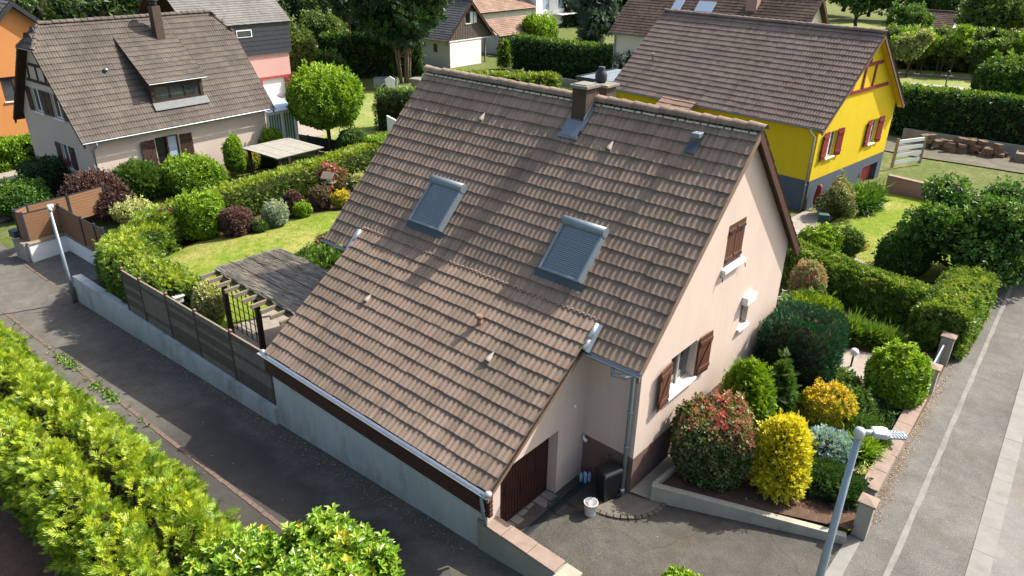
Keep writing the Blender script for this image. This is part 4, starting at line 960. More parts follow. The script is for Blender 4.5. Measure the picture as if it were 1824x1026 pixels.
for s_, xw in ((1, .02),):
    for y0 in (-og+.05, Lb+og-.13):
        for q0, q1 in (((oe_, he), (-D_+ah, hh_)), ((-2*D_-oe_, he), (-D_-ah, hh_))):
            MB().prism([(q0[0], y0, q0[1]-.08), (q1[0], y0, q1[1]-.08), (q1[0], y0, q1[1]-.32), (q0[0], y0, q0[1]-.32)], (0, .08, 0)).build('bargeboard', M['darkbrown'], Hb)
# french door, shutters, dormer, chimney
dm = MB(); fbox(dm, bf, 3.64, 4.3, .77, 2.93, .2, .215); dm.build('doorway', M['blackplastic'], Hb)
dl = MB(); fbox(dl, bf, 4.32, 5.0, .77, 2.93, .10, .16); dl.build('door_leaf', M['brownwood'], Hb); fbox(MB(), bf, 4.42, 4.92, .95, 2.85, .085, .098).build('pane', M['glassroof'], Hb)
shutter(Hb, bf, 2.72, 3.56, .75, 2.9, 'dkshutter', -.06, 4, 'z', .12, 1); shutter(Hb, bf, 5.10, 5.85, 1.0, 2.9, 'dkshutter', -.06, 4, 'z', .05, 0)
gutter(Hb, (oe_+.06, -og, he-.04), (oe_+.06, Lb+og, he-.04), .07, 'zinc'); downpipe(Hb, [(oe_+.05, .2, he-.1), (oe_+.02, .2, he-.3), (.1, .12, he-.55), (.1, .12, -.1)], .055)
M['apronlead'] = surf('dull_lead', (.20, .21, .21), .2, 4, 50, .8)
xd = -.42; ydA, ydB = 4.15, 7.35; zd0, zd1 = 4.62, 5.85
xtop = -D_+.75; ztop = he+pb*(oe_-xtop)
dw = wall(Hb, [(ydA, zd0), (ydB, zd0), (ydB, zd1), (ydA, zd1)], [(ydA+.18, ydB-.18, zd0+.22, zd1-.14)], lambda u, z, d: (xd-d, u, z), 'darktimber', .1, 'dormer')
for y in (ydA, ydB): MB().poly([(xd, y, zd0), (xd, y, zd1), (xtop, y, ztop-.12), (xd-.05, y, he+pb*(oe_-xd))]).build('dormer_cheek', M['darktimber'], dw)
window(dw, lambda u, z, d: (xd-d, u, z), (ydA+.19, ydB-.19, zd0+.23, zd1-.15), 'dkshutter', 2, .1, .07, None)
tile_roof(Hb, 'dormer_roof', (xd+.28, ydA-.2, zd1+.10), (0, 1, 0), (xtop-xd-.28, 0, ztop-zd1-.08), ydB-ydA+.4, math.hypot(xtop-xd-.28, ztop-zd1-.08), 'tile_beige', .3, .36, 0, None, 6, 2, .02, seed=36)
MB().prism([(xd+.3, ydA-.05, zd0-.22), (xd+.3, ydB+.15, zd0-.22), (xd+.02, ydB+.15, zd0+.16), (xd+.02, ydA-.05, zd0+.16)], (.02, 0, .02)).build('dormer_apron', M['apronlead'], Hb)
gutter(Hb, (xd+.34, ydA-.2, zd1+.06), (xd+.34, ydB+.2, zd1+.06), .05, 'zinc', 'dormer_gutter')
cb = MB().box(-3.2, -2.72, 6.3, 6.82, 6.9, hr_+.55).build('chimney', M['chimney'], Hb, bevel=.01)
MB().lathe([(.16, 0), (.2, .1), (.2, .28)], (-2.96, 6.56, hr_+.55), 12).lathe([(.32, 0), (.3, .06), (.1, .18)], (-2.96, 6.56, hr_+.84), 12).build('cowl', M['anthracite'], cb)
MB().box(-3.2, -2.6, 6.22, 6.9, 7.35, 7.62).build('flashing', M['cap'], cb)
MB().tube([(-1.9, 2.6, 6.1), (-1.9, 2.6, 6.6)], .03, 6).lathe([(.05, 0), (.14, .05), (.14, .12), (.03, .2)], (-1.9, 2.6, 6.6), 10).build('vent_pipe', M['zinc'], Hb)
# --- veranda on the far end of the beige house
V_ = thing('glazed_veranda', 'small white glazed veranda with pale blue roof and green striped curtains', 'veranda', (-37.1, 13.75, -2.0), BRZ)
vm = MB()
for x, y in ((0, 0), (0, 1.15), (0, 2.2), (-2.6, 2.2)): vm.box(x-.07, x+.07, y-.07, y+.07, 0, 2.85)
vm.box(-2.6, .1, -.1, 2.35, 2.85, 3.0); vm.box(-2.5, .02, 0, 2.2, 0, .5); vm.build('frame', M['white'], V_)
MB().prism([(.25, -.05, 3.02), (.25, 2.5, 3.02), (-2.6, 2.5, 3.45), (-2.6, -.05, 3.45)], (0, 0, .04)).build('roof', M['glassroof'], V_)
M['stripe'] = NT('striped_curtain'); _t = M['stripe']; _w = _t.n.new('ShaderNodeTexWave'); _w.inputs['Scale'].default_value = 1.6; _w.bands_direction = 'Y'; _t.lk(_t.pos, _w.inputs['Vector'])
M['stripe'] = _t.fin(_t.ramp(_w.outputs['Fac'], [(.35, (.06, .16, .12)), (.65, (.42, .52, .45))]), .7)
for y0, y1 in ((.09, 1.06), (1.24, 2.11)): MB().poly([(-.02, y0, .5), (-.02, y1, .5), (-.02, y1, 2.83), (-.02, y0, 2.83)]).build('curtain_pane', M['stripe'], V_)
# --- orange house
Ho = thing('orange_house', 'orange rendered house with dark eaves behind the beige house', 'house', (-52.5, 2.1, -3.7), .02)
tile_roof(Ho, 'roof', (.5, 7.3, 7.3), (-1, 0, 0), (0, -4.3, 3.9), 11, 5.8, 'tile_grey', .3, .36, 0, seed=41, seg=4)
tile_roof(Ho, 'roof', (-10.5, -1.3, 7.3), (1, 0, 0), (0, 4.3, 3.9), 11, 5.8, 'tile_grey', .3, .36, 0, seed=42, seg=4)
of = gf(); o1 = (4.6, 6.0, 4.7, 6.3); o2 = (4.6, 6.2, 2.0, 3.6); o3 = (1.2, 2.8, 4.7, 6.3)
wall(Ho, [(-.6, 0), (6.6, 0), (6.6, 7.6), (3, 10.7), (-.6, 7.6)], [o1, o2, o3], of, 'orange'); wall(Ho, [(-10, 0), (0, 0), (0, 7.6), (-10, 7.6)], [], xf(6.6), 'orange')
for o_ in (o1, o2, o3): window(Ho, of, o_, 'brownwood', 1, .15, .07)
fbox(MB(), of, 3.4, 6.3, .0, 1.35, -.04, -.01).build('garage_door', M['brownwood'], Ho); fbox(MB(), of, -.6, 6.62, 1.55, 1.68, -.05, -.002).build('string_course', M['orange'], Ho)
for s in (0, 1):
    yq = lambda y: y if s == 0 else 6-y
    MB().prism([(.4, yq(-1.2), 7.25), (.4, yq(3), 11.05), (.4, yq(3), 10.75), (.4, yq(-1.2), 6.95)], (.09, 0, 0)).build('bargeboard', M['anthracite'], Ho)
# --- pink house with slate cladding
Hp = thing('pink_house', 'pink house with black slate cladding under a grey roof and white garage door', 'house', (-56.3, 19.0, -2.5), 0)
pf = gf()
wall(Hp, [(0, 2.05), (9.2, 2.05), (9.2, 4.15), (0, 4.15)], [], pf, 'pink'); pgd = (6.1, 8.55, .05, 1.85)
wall(Hp, [(0, -.3), (9.2, -.3), (9.2, 2.05), (0, 2.05)], [pgd], gf(.02), 'red', .3); fbox(MB(), pf, 6.1, 8.55, .05, 1.85, .2, .26).build('garage_door', M['white'], Hp)
wall(Hp, [(-9, -.3), (0, -.3), (0, 6.7), (-9, 6.7)], [], xf(9.2), 'pink')
for i in range(7):
    z = 4.12+i*.39; fbox(MB(), pf, -.2, 9.45, z, z+.42, -.20-.0*i, -.02).build('slate_course', M['slateclad'], Hp).rotation_euler = (0, -.0, 0)
wp = MB(); fbox(wp, pf, 4.0, 5.5, 5.72, 6.35, -.26, -.205); wp.build('window', M['white'], Hp); fbox(MB(), pf, 4.08, 5.42, 5.79, 6.28, -.275, -.262).build('pane', M['glass'], Hp)
tile_roof(Hp, 'roof', (.35, -.4, 6.85), (0, 1, 0), (-4.6, 0, 3.6), 10.0, 5.9, 'shingle', .25, .28, 0, None, 1, 1, .004, seed=51)
tile_roof(Hp, 'roof', (-9.6, 9.6, 6.85), (0, -1, 0), (4.6, 0, 3.6), 10.0, 5.9, 'shingle', .25, .28, 0, None, 1, 1, .004, seed=52)
wall(Hp, [(-9, 6.7), (0, 6.7), (-4.3, 10.2)], [], xf(9.2), 'slateclad')
Wr = tag(MB().prism([(-56.2, 28.3, -2.5), (-51.6, 29.4, -2.5), (-51.6, 29.4, -2.0), (-56.2, 28.3, -.3)], (0, .3, 0)).build('ramp_wall', M['red']), 'red sloping retaining wall beside the white garage door', 'wall')
# --- chalet
Hc = thing('wooden_chalet', 'small chalet with brown board gable above white cladding', 'house', (-57.2, 49.9, -2.45), .04)
Wc = 7.6; cf = gf(); cw = (3.25, 4.35, 4.75, 6.0)
wall(Hc, [(.3, 3.0), (Wc+.1, 3.0), (Wc+.1, 3.55), (Wc/2, 7.15), (.3, 3.55)], [cw], cf, 'woodclad', .12)
bd = MB()
for i in range(26):
    u = .3+i*.295; zt_ = 3.4+(min(u, Wc-u)+.1)*.93; 
    if cw[0]-.1 < u < cw[1]+.1: fbox(bd, cf, u, u+.05, 3.0, cw[2]-.02, -.035, -.002); fbox(bd, cf, u, u+.05, cw[3]+.02, zt_, -.035, -.002)
    else: fbox(bd, cf, u, u+.05, 3.0, zt_, -.035, -.002)
o = bd.build('cover_strips', M['woodclad'], Hc); o['kind'] = 'stuff'
for i in range(13): fbox(MB(), cf, .45, 6.0, -.3+i*.255, -.3+i*.255+.235, -.025, .05).build('weatherboard', M['white'], Hc)
for i in range(13): MB().box(-6, 0.02, .44-.03*(i % 2)*.1, .5, -.3+i*.255, -.3+i*.255+.235).build('weatherboard', M['offwhite'], Hc)
fbox(MB(), cf, 7.0, 7.15, -.2, 3.0, .2, .35).build('porch_post', M['timber'], Hc); MB().box(-6, -.0, 6.0, 6.05, -.3, 3.0).build('porch_wall', M['darktimber'], Hc)
fbox(MB(), cf, .3, Wc+.1, 2.9, 3.0, -.1, 0.02).build('sill_board', M['white'], Hc)
window(Hc, cf, (3.25, 4.0, 4.75, 6.0), 'wicker', 0, .1, .07, 'white'); fbox(MB(), cf, 4.02, 4.5, 4.7, 6.05, -.06, -.004).build('window_leaf', M['white'], Hc)
fbox(MB(), cf, 4.62, 5.15, 4.75, 6.0, -.08, -.04).build('shutter', M['white'], Hc)
gable_roof(Hc, 7.5, Wc, 3.1, 7.35, .55, .55, 'tile_grey', .2, .3, .34, seg=4, amp=.015, seed=61)
for s in (0, 1):
    yq = lambda y: y if s == 0 else Wc-y
    MB().prism([(.45, yq(-.55), 3.0), (.45, yq(Wc/2), 7.25), (.45, yq(Wc/2), 6.95), (.45, yq(-.55), 2.7)], (.08, 0, 0)).build('bargeboard', M['darkbrown'], Hc)
fbox(MB(), xf(.42), -2.6, -2.0, 1.6, 2.5, -.06, .0).build('side_window', M['glass'], Hc)
# --- outbuilding overgrown with ivy
Hi = thing('ivy_outbuilding', 'low outbuilding with red-brown tiles half covered in ivy', 'shed', (-60.5, 62.6, -2.45), .05)
wall(Hi, [(0, 0), (9.0, 0), (9.0, 2.4), (0, 2.4)], [], gf(), 'offwhite'); wall(Hi, [(-5, 0), (0, 0), (0, 2.4), (-5, 2.4)], [], xf(0), 'offwhite')
tile_roof(Hi, 'roof', (.5, -.4, 2.35), (0, 1, 0), (-3, 0, 1.9), 9.6, 3.5, 'tile_red', .3, .36, 0, None, 4, 2, .02, seed=71)
# --- white house
Hw = thing('white_house', 'plain white rendered house with grey blinds seen behind the ivy outbuilding', 'house', (-74, 78.5, -2.5), .06)
wf = gf(); q1 = (10.6, 12.6, 3.1, 6.8); q2 = (15.2, 17.2, 3.1, 6.8)
wall(Hw, [(8.8, 0), (24, 0), (24, 8), (8.8, 8)], [q1, q2], wf, 'white'); wall(Hw, [(-9, 0), (0, 0), (0, 8), (-9, 8)], [], xf(8.8), 'white')
wall(Hw, [(-6, 0), (8.8, 0), (8.8, 3.4), (-6, 3.4)], [], gf(-.6), 'offwhite')
for o_ in (q1, q2): fbox(MB(), wf, o_[0]+.01, o_[1]-.01, o_[2]+.01, o_[3]-.01, .08, .12).build('blind', M['glassroof'], Hw)
tile_roof(Hw, 'roof', (.3, -7, 3.7), (0, 1, 0), (-3.2, 0, 1.9), 15.6, 3.8, 'tile_red', .3, .36, 0, None, 4, 2, .02, seed=81); MB().box(-10, .3, 8.6, 24.3, 8, 8.3).build('roof_slab', M['tile_dark'], Hw)
MB().box(.0, 1.6, 14, 24, 2.2, 2.35).build('balcony', M['white'], Hw)
# --- brown-roofed house behind the yellow house
Hr = thing('brown_roofed_house', 'white house with dark brown roof and two skylights behind the yellow house', 'house', (-17.6, 51.6, -1.0), .02)
gable_roof(Hr, 17.5, 8.4, 4.45, 8.6, .5, .5, 'tile_dark', .4, .3, .34, seg=4, seed=91)
wall(Hr, [(0, 0), (8.4, 0), (8.4, 4.6), (4.2, 8.3), (0, 4.6)], [(1.0, 2.0, 5.0, 6.3), (3.9, 4.8, 5.0, 6.4)], gf(), 'offwhite'); wall(Hr, [(-17.5, 0), (0, 0), (0, 4.6), (-17.5, 4.6)], [], xf(), 'offwhite')
wall(Hr, [(0, 0), (8.4, 0), (8.4, 4.6), (4.2, 8.3), (0, 4.6)], [], gf(-17.5), 'offwhite')
for o_ in ((1.0, 2.0, 5.0, 6.3), (3.9, 4.8, 5.0, 6.4)): window(Hr, gf(), o_, 'white', 0, .12)
for s in (0, 1):
    yq = lambda y: y if s == 0 else 8.4-y
    MB().prism([(.42, yq(-.5), 4.36), (.42, yq(4.2), 8.5), (.42, yq(4.2), 8.2), (.42, yq(-.5), 4.06)], (.08, 0, 0)).build('bargeboard', M['darkbrown'], Hr)
for x in (-12.2, -9.4): MB().obox((x, 2.35, 7.15), (1, 0, 0), (0, 4.7, 4.15), (0, -4.15, 4.7), .45 if x < -10 else .85, .62, .06).build('skylight', M['glassroof'], Hr)
cc_ = MB().box(-5.6, -4.6, 2.5, 3.3, 5.8, 8.7).build('chimney', M['pinkplinth'], Hr); MB().box(-5.75, -4.45, 2.35, 3.45, 8.95, 9.05).box(-5.5, -4.7, 2.6, 3.2, 8.7, 8.95).build('cap', M['anthracite'], cc_)
gutter(Hr, (-17.9, -.56, 4.4), (.4, -.56, 4.4), .07, 'zinc'); downpipe(Hr, [(-17.3, -.5, 4.35), (-17.3, -.1, 4.0), (-17.3, -.1, 0)], .06)
# --- far shed
Hs = thing('far_shed', 'white garden building with dark roof far behind the laurel screen', 'shed', (-16.9, 105, -.9), .03)
wall(Hs, [(-8, 0), (0, 0), (0, 2.3), (-8, 2.3)], [], xf(), 'white'); wall(Hs, [(0, 0), (5, 0), (5, 2.3), (2.5, 4.2), (0, 2.3)], [], gf(), 'white')
gable_roof(Hs, 8, 5, 2.2, 4.3, .3, .4, 'tile_dark', .3, .3, .36, seg=3, seed=95)
# --- flat canopy between the gardens
Cn = thing('patio_canopy', 'blue-grey ribbed flat canopy beside the yellow house', 'canopy', (-27.6, 35.4, -1.2), .0)
cm = MB()
for i in range(9): cm.box(-.2+i*.4, .19+i*.4, 0, 5.6, 3.05+.02*(i % 2), 3.12+.02*(i % 2))
cm.build('roof_panel', M['shutterbox'], Cn); MB().box(-.25, 3.5, -.1, -.004, 2.95, 3.2).box(-.3, -.23, -.1, 5.6, 2.95, 3.2).build('edge_beam', M['anthracite'], Cn)
for x, y in ((-.1, .1), (3.2, .1), (-.1, 5.3), (3.2, 5.3)): MB().box(x-.06, x+.06, y-.06, y+.06, 0, 2.95).build('post', M['anthracite'], Cn)

# ================================================================ WALLS, FENCES, GATES
def wallthing(name, label, a, b, th, zb, zt_, mat, cat='wall', coping=None, clen=.9, chh=.06, over=.04, seed=0):
    """straight wall a->b (x, y); zb / zt_ give bottom and top at both ends; optional separate coping stones"""
    a, b = Vector(a), Vector(b); d = (b-a); L_ = d.length; d.normalize(); t = thing(name, label, cat, (a.x, a.y, 0), math.atan2(d.y, d.x))
    MB().prism([(0, -th/2, zb[0]), (L_, -th/2, zb[1]), (L_, -th/2, zt_[0+1]), (0, -th/2, zt_[0])], (0, th, 0)).build('wall_body', M[mat], t)
    if coping:
        n = max(1, int(round(L_/clen))); s = L_/n; sl2 = (zt_[1]-zt_[0])/L_
        me = MB().box(.006, s-.006, -th/2-over, th/2+over, 0, chh).mesh('coping_stone', M[coping]); rg = random.Random(seed)
        for i in range(n):
            o = link('coping_stone', me, t, (i*s, rg.uniform(-.006, .006), zt_[0]+sl2*i*s+.002+rg.uniform(0, .005))); o.rotation_euler = (0, -math.atan(sl2), rg.uniform(-.006, .006))
            bv = o.modifiers.new('bevel', 'BEVEL'); bv.width = .008; bv.segments = 2
    return t
wallthing('lane_wall', 'long stained grey retaining wall under the board fence along the lane', (-24.0, -3.36), (-9.5, -3.36), .32, (-2.4, -1.4), (-.78, -.30), 'lanewall')
wallthing('lane_wall', 'pale wall with sandstone coping continuing from the garage corner', (-1.66, -3.3), (.45, -3.3), .30, (-.6, -.3), (.52, .50), 'concrete', coping='coping', clen=.7, seed=3)
tag(MB().box(.46, .80, -3.5, -3.08, -.3, .40).box(.43, .83, -3.53, -3.05, .402, .46).build('wall_pier', M['concrete'], bevel=.012), 'short concrete pier ending the coped wall by the driveway', 'pier')
wallthing('driveway_wall', 'low concrete retaining wall below the red and yellow shrubs', (.48, .16), (4.36, 1.82), .16, (-.2, -.2), (.44, .22), 'concrete')
wallthing('bed_edge', 'short return of the driveway wall beside the gable path', (.50, .24), (.52, 2.2), .10, (-.2, -.2), (.43, .27), 'concrete')
def sw(y0, y1, label, seed): return wallthing('street_wall', label, (wallx(y0)-.05, y0), (wallx(y1)-.05, y1), .3, (-.2, -.2), (.36, .34), 'concrete', coping='coping', clen=.85, seed=seed)
sw(3.45, 8.35, 'low garden wall with flat sandstone coping beside the pavement', 5)
sw(12.1, 16.3, 'low garden wall under the glossy laurel hedge by the pavement', 6)
MB_ = MB()
def pillar(x, y, h, wd, label, name='gate_pillar'):
    t = thing(name, label, 'pillar', (x, y, 0), .03); MB().box(-wd/2, wd/2, -wd/2, wd/2, -.2, h).build('shaft', M['concrete'], t, bevel=.01)
    k = wd/2+.035; c = MB(); c.box(-k, k, -k, k, h+.001, h+.05); c.add([(-k, -k, h+.052), (k, -k, h+.052), (k, k, h+.052), (-k, k, h+.052), (0, 0, h+.10)], [(0, 1, 4), (1, 2, 4), (2, 3, 4), (3, 0, 4)]); c.build('cap', M['coping'], t)
pillar(4.52, 2.30, .92, .30, 'pale driveway pillar with sandstone cap beside the plastic bottle')
pillar(4.10, 9.55, .80, .34, 'stone-capped pillar by the round green shrub at the garden gate'); pillar(4.02, 11.55, .95, .34, 'taller stone-capped pillar where the laurel hedge starts')
tag(MB().box(3.55, 4.2, 8.62, 9.3, .0, .42).box(3.6, 4.15, 8.68, 9.25, .42, .46).build('planter_block', M['offwhite'], bevel=.015), 'pale square block at the foot of the gate pillar', 'block')
gt = thing('garden_gate', 'low blue-grey metal gate between the stone-capped pillars', 'gate', (4.05, 9.75, .1), PI/2+.04)
MB().box(0, 1.6, -.02, .02, .62, .70).box(0, 1.6, -.02, .02, .05, .1).build('rail', M['steel'], gt)
for i in range(9): MB().box(.05+i*.18, .09+i*.18, -.012, .012, .1, .62).build('bar', M['steel'], gt)
# concrete apron and little sett ring at the house corner
M['apronc'] = surf('mossy_concrete', (.20, .18, .145), .3, 3, 60, .9, .4, .01, .1, grime=.6)
ap = MB(); arc = [(.42+.0*math.cos(t), 0) for t in (0,)]
pts = [(-.25, -.02)] + [(-.25+1.02*math.cos(t)*1.0, .05+.95*math.sin(t)) for t in np.linspace(-PI*.55, .12, 12)] + [(.7, .3), (-.0, .4)]
tag(ap.prism([(x, y, driveZ(x, y)-.02) for x, y in pts], (0, 0, .05)).build('corner_apron', M['apronc']), None, None, None, 'structure')
ring_o = bpy.data.objects['corner_apron']; M['sett'] = surf('sett_stone', (.14, .125, .10), .3, 5, 60, .9); sm_ = MB().box(-.065, .065, -.045, .045, -.03, .045).mesh('sett', M['sett'])
for t in np.linspace(-PI*.55, .1, 13):
    x, y = -.25+1.08*math.cos(t), .05+1.01*math.sin(t); o = link('sett', sm_, ring_o, (x, y, driveZ(x, y)+random.uniform(-.006, .006)), t+PI/2)
# threshold stones and drain grating in front of the garage
th_ = tag(MB().box(-1.68, -1.36, -3.0, -1.05, -.3, -.225).build('garage_threshold', M['kerb']), None, None, None, 'structure')
for i in range(7): MB().box(-1.64, -1.20, -2.98+i*.275, -2.98+i*.275+.255, -.224, -.165+random.uniform(-.01, .015)).build('stone', M['kerb'], th_, bevel=.02)
dg = thing('drain_grating', 'long dark drain grating across the front of the garage', 'drain', (-1.08, -1.9, -.14), 0)
MB().box(-.09, -.07, -1.15, 1.7, -.05, .02).box(.07, .09, -1.15, 1.7, -.05, .02).build('frame', M['anthracite'], dg)
gb = MB()
for i in range(56): gb.box(-.068, .068, -1.14+i*.05, -1.14+i*.05+.022, -.02, .014)
o = gb.build('grating_bars', M['anthracite'], dg); o['kind'] = 'stuff'
tag(MB().prism([(4.36, -.9, -.02), (4.7, -.9, -.02), (4.62, 2.1, -.02), (4.36, 2.1, -.02)], (0, 0, .045)).build('crossing_kerb', M['kerb']), None, None, None, 'structure')
# board fence on the lane wall
fe = thing('board_fence', 'weathered grey board fence with posts above the lane wall', 'fence', (-19.1, -3.34, -.75), 0)
px_ = [-19.08, -17.65, -15.73, -13.82, -11.70, -9.62]; pt = [.97, 1.02, 1.11, 1.18, 1.26, 1.34]; pbz = [-.80, -.72, -.62, -.50, -.42, -.34]
M['fenceboard'] = surf('fence_board_grey', (.20, .175, .14), .3, 5, 50, .9, .5, .008, .12, grime=.3)
M['fenceboard2'] = surf('fence_board_brown', (.13, .105, .08), .3, 5, 50, .9, .5, .008, .12, grime=.3)
for i in range(6):
    MB().box(px_[i]+19.1-.05, px_[i]+19.1+.05, -.05, .05, pbz[i]+.70, pt[i]+.80).build('post', M['bark'], fe)
    MB().lathe([(.05, 0), (.06, .03), (.0, .07)], (px_[i]+19.1, 0, pt[i]+.80), 8).build('post_cap', M['claypipe'], fe)
    if i < 5:
        x0, x1 = px_[i]+19.15, px_[i+1]+19.05; n = 12
        pn = MB().prism([(x0, -.012, pbz[i]+.79), (x1, -.012, pbz[i+1]+.79), (x1, -.012, pt[i+1]+.70), (x0, -.012, pt[i]+.72)], (0, .02, 0)).build('panel', M['fenceboard'], fe)
        for k in range(n):
            f0, f1 = k/n, (k+.92)/n; za = lambda f: pbz[i]+.79+f*(pt[i]-pbz[i]-.07); zb_ = lambda f: pbz[i+1]+.79+f*(pt[i+1]-pbz[i+1]-.09)
            MB().prism([(x0, -.052, za(f0)), (x1, -.052, zb_(f0)), (x1, -.026, zb_(f1)), (x0, -.026, za(f1))], (0, .014, 0)).build('slat', M['fenceboard' if random.random() < .5 else 'fenceboard2'], pn)
        MB().prism([(x0, -.03, za(1.0)), (x1, -.03, zb_(1.0)), (x1, -.03, zb_(1.02)), (x0, -.03, za(1.02))], (0, .06, 0)).build('top_rail', M['timber'], fe)
# neighbour's wall and brown composite screen
wallthing('forecourt_wall', 'white rendered low wall under the brown screen panels', (-30.25, -3.2), (-30.3, -1.62), .24, (-2.5, -2.4), (-1.30, -1.27), 'white', coping='coping', clen=.8)
wallthing('forecourt_wall', 'white low wall running on towards the clipped hedge', (-30.4, -1.5), (-25.6, -1.42), .24, (-2.5, -2.2), (-1.26, -1.2), 'white', coping='coping', clen=1.1)
wallthing('screen_plinth', 'pale concrete footing at the street end of the brown screen', (-31.5, -3.3), (-30.4, -3.2), .3, (-2.5, -2.5), (-1.32, -1.3), 'concrete', coping='coping', clen=.6)
def screenfence(label, path, h, z):
    for i in range(len(path)-1):
        pass
    a = path[0]; t = thing('screen_fence', label, 'fence', (a[0], a[1], z[0]), 0)
    for i in range(len(path)):
        x, y = path[i][0]-a[0], path[i][1]-a[1]; zz = z[i]-z[0]; MB().box(x-.05, x+.05, y-.05, y+.05, zz-.1, zz+h+.12).build('post', M['anthracite'], t)
        if i < len(path)-1:
            p, q = Vector((x, y, zz)), Vector((path[i+1][0]-a[0], path[i+1][1]-a[1], z[i+1]-z[0])); n = 9
            for k in range(n):
                c = Vector((0, 0, h*(k+.5)/n)); MB().bar(p.lerp(q, .03)+c, p.lerp(q, .97)+c, .03, h/n-.012, (0, 0, 1)).build('board', M['screen'], t)
            MB().bar(p+Vector((0, 0, h+.02)), q+Vector((0, 0, h+.02)), .045, .04).build('top_rail', M['anthracite'], t)
screenfence('brown composite screen with dark posts on the white forecourt wall', [(-31.2, -3.15), (-30.55, -3.05), (-30.55, -1.51), (-28.0, -1.5), (-26.6, -1.46), (-25.8, -1.42)], 1.3, [-1.24, -1.24, -1.22, -1.2, -1.18, -1.17])
screenfence('second brown screen behind, running back towards the purple bush', [(-31.35, -3.1), (-31.8, -2.45), (-32.0, -.6), (-32.3, 1.2)], 1.3, [-1.26, -1.28, -1.3, -1.3])
lb = thing('letterbox', 'dark blue-grey letterbox on the forecourt pier', 'letterbox', (-31.75, -3.2, -1.30), .1); MB().box(-.28, .28, -.18, .18, 0, .34).build('body', M['greenbox'], lb, bevel=.02); MB().box(-.2, .2, -.195, -.182, .22, .26).build('slot', M['blackplastic'], lb)
wallthing('block_wall', 'pale concrete block wall below the tall dark hedge', (-48, 50.4), (-31, 48.2), .25, (-2.6, -2.4), (-1.5, -1.1), 'concrete')
wallthing('garden_retaining_wall', 'pinkish low wall beside the yellow house lawn', (-2.7, 29.0), (1.6, 28.6), .25, (-.3, -.3), (.75, .7), 'pinkplinth', coping='coping', clen=1.0)
wallthing('hedge_foot_wall', 'grey concrete wall at the foot of the long clipped hedge', (-5.5, 42.4), (9, 43.0), .3, (-.4, -.4), (.5, .5), 'concrete')

# ================================================================ STREET LAMPS AND SMALL THINGS
def street_lamp(label, loc, h, az, mesh=True):
    t = thing('street_lamp', label, 'street lamp', loc, az, 'street lamps')
    MB().tube([(0, 0, -.1), (0, 0, h*.25), (0, 0, h)], [.085, .075, .048], 14).build('pole', M['steel'], t)
    MB().lathe([(.03, -.1), (.075, -.08), (.085, 0), (.07, .06), (.02, .09)], (0, 0, h), 12).build('joint', M['lampgrey'], t)
    MB().tube([(0, 0, h), (.22, 0, h+.02)], [.045, .04], 10).build('arm', M['lampgrey'], t)
    a = MB(); a.prism([(.18, -.10, h-.03), (.36, -.12, h-.03), (.43, -.09, h-.03), (.43, .09, h-.03), (.36, .12, h-.03), (.18, .10, h-.03)], (0, 0, .10)); a.build('driver_housing', M['lampgrey'], t, bevel=.025)
    b = MB(); b.prism([(.42, -.10, h-.02), (.66, -.09, h-.02), (.70, 0, h-.02), (.66, .09, h-.02), (.42, .10, h-.02)], (0, 0, .03))
    for i in range(5):
        for s in (-1, 1): b.bar((.43+i*.05, -.085*s, h+.014), (.5+i*.045, .085*s, h+.014), .010, .012)
    b.build('heat_sink_grille', M['steel'], t)
    return t
street_lamp('grey steel street lamp with finned head above the driveway', (4.68, -1.55, 0), 5.0, .62)
street_lamp('grey street lamp at the end of the stained lane wall', (-24.15, -3.62, -1.85), 3.9, 2.75)

bn = thing('wheelie_bin', 'black wheeled rubbish bin in the shade beside the downpipe', 'bin', (-.36, -.42, -.09), -.35); bn.scale = (.82, .78, .88)
b = MB(); b.add([(-.2, -.24, .06), (.2, -.24, .06), (.2, .22, .06), (-.2, .22, .06), (-.26, -.33, .93), (.26, -.33, .93), (.26, .30, .93), (-.26, .30, .93)], [(3, 2, 1, 0), (4, 5, 6, 7), (0, 1, 5, 4), (1, 2, 6, 5), (2, 3, 7, 6), (3, 0, 4, 7)]); b.build('body', M['blackplastic'], bn, bevel=.02)
MB().add([(-.28, -.36, .935), (.28, -.36, .935), (.28, .34, .96), (-.28, .34, .96), (-.24, -.3, 1.0), (.24, -.3, 1.0), (.24, .3, 1.03), (-.24, .3, 1.03)], [(3, 2, 1, 0), (4, 5, 6, 7), (0, 1, 5, 4), (1, 2, 6, 5), (2, 3, 7, 6), (3, 0, 4, 7)]).build('lid', M['blackplastic'], bn, bevel=.015)
MB().tube([(-.22, .36, .93), (.22, .36, .93)], .02, 8).build('handle', M['blackplastic'], bn)
for x in (-.24, .2): MB().tube([(x, .25, .1), (x+.05, .25, .1)], .1, 14).build('wheel', M['blackplastic'], bn)
bk = thing('bucket', 'white plastic bucket standing on the driveway by the bin', 'bucket', (-.33, -1.12, -.075), 0)
MB().lathe([(.12, 0), (.125, .02), (.155, .32), (.165, .325), (.165, .345), (.15, .345), (.118, .03), (.0, .03)], n=20).build('body', M['whiteplastic'], bk)
MB().tube([(.155*math.cos(t), -.02+.04*math.sin(t)-.0, .34-.17*math.sin(t)*1.0) for t in np.linspace(0, PI, 12)], .006, 6).build('handle', M['redplastic'], bk)
hp = [(-.33+.0, -1.12, .20)] + [(-.5-.0*t, -1.15, .05-.1*t) for t in (0, 1)]
hs = MB(); path = []
for t in np.linspace(0, 1, 46):
    a = t*2*PI*1.35+.6; path.append((-.92+.36*math.cos(a)*(1+.12*t), -1.42+.24*math.sin(a)*(1-.1*t)+.1*t, -.115+.004*math.sin(a*3)))
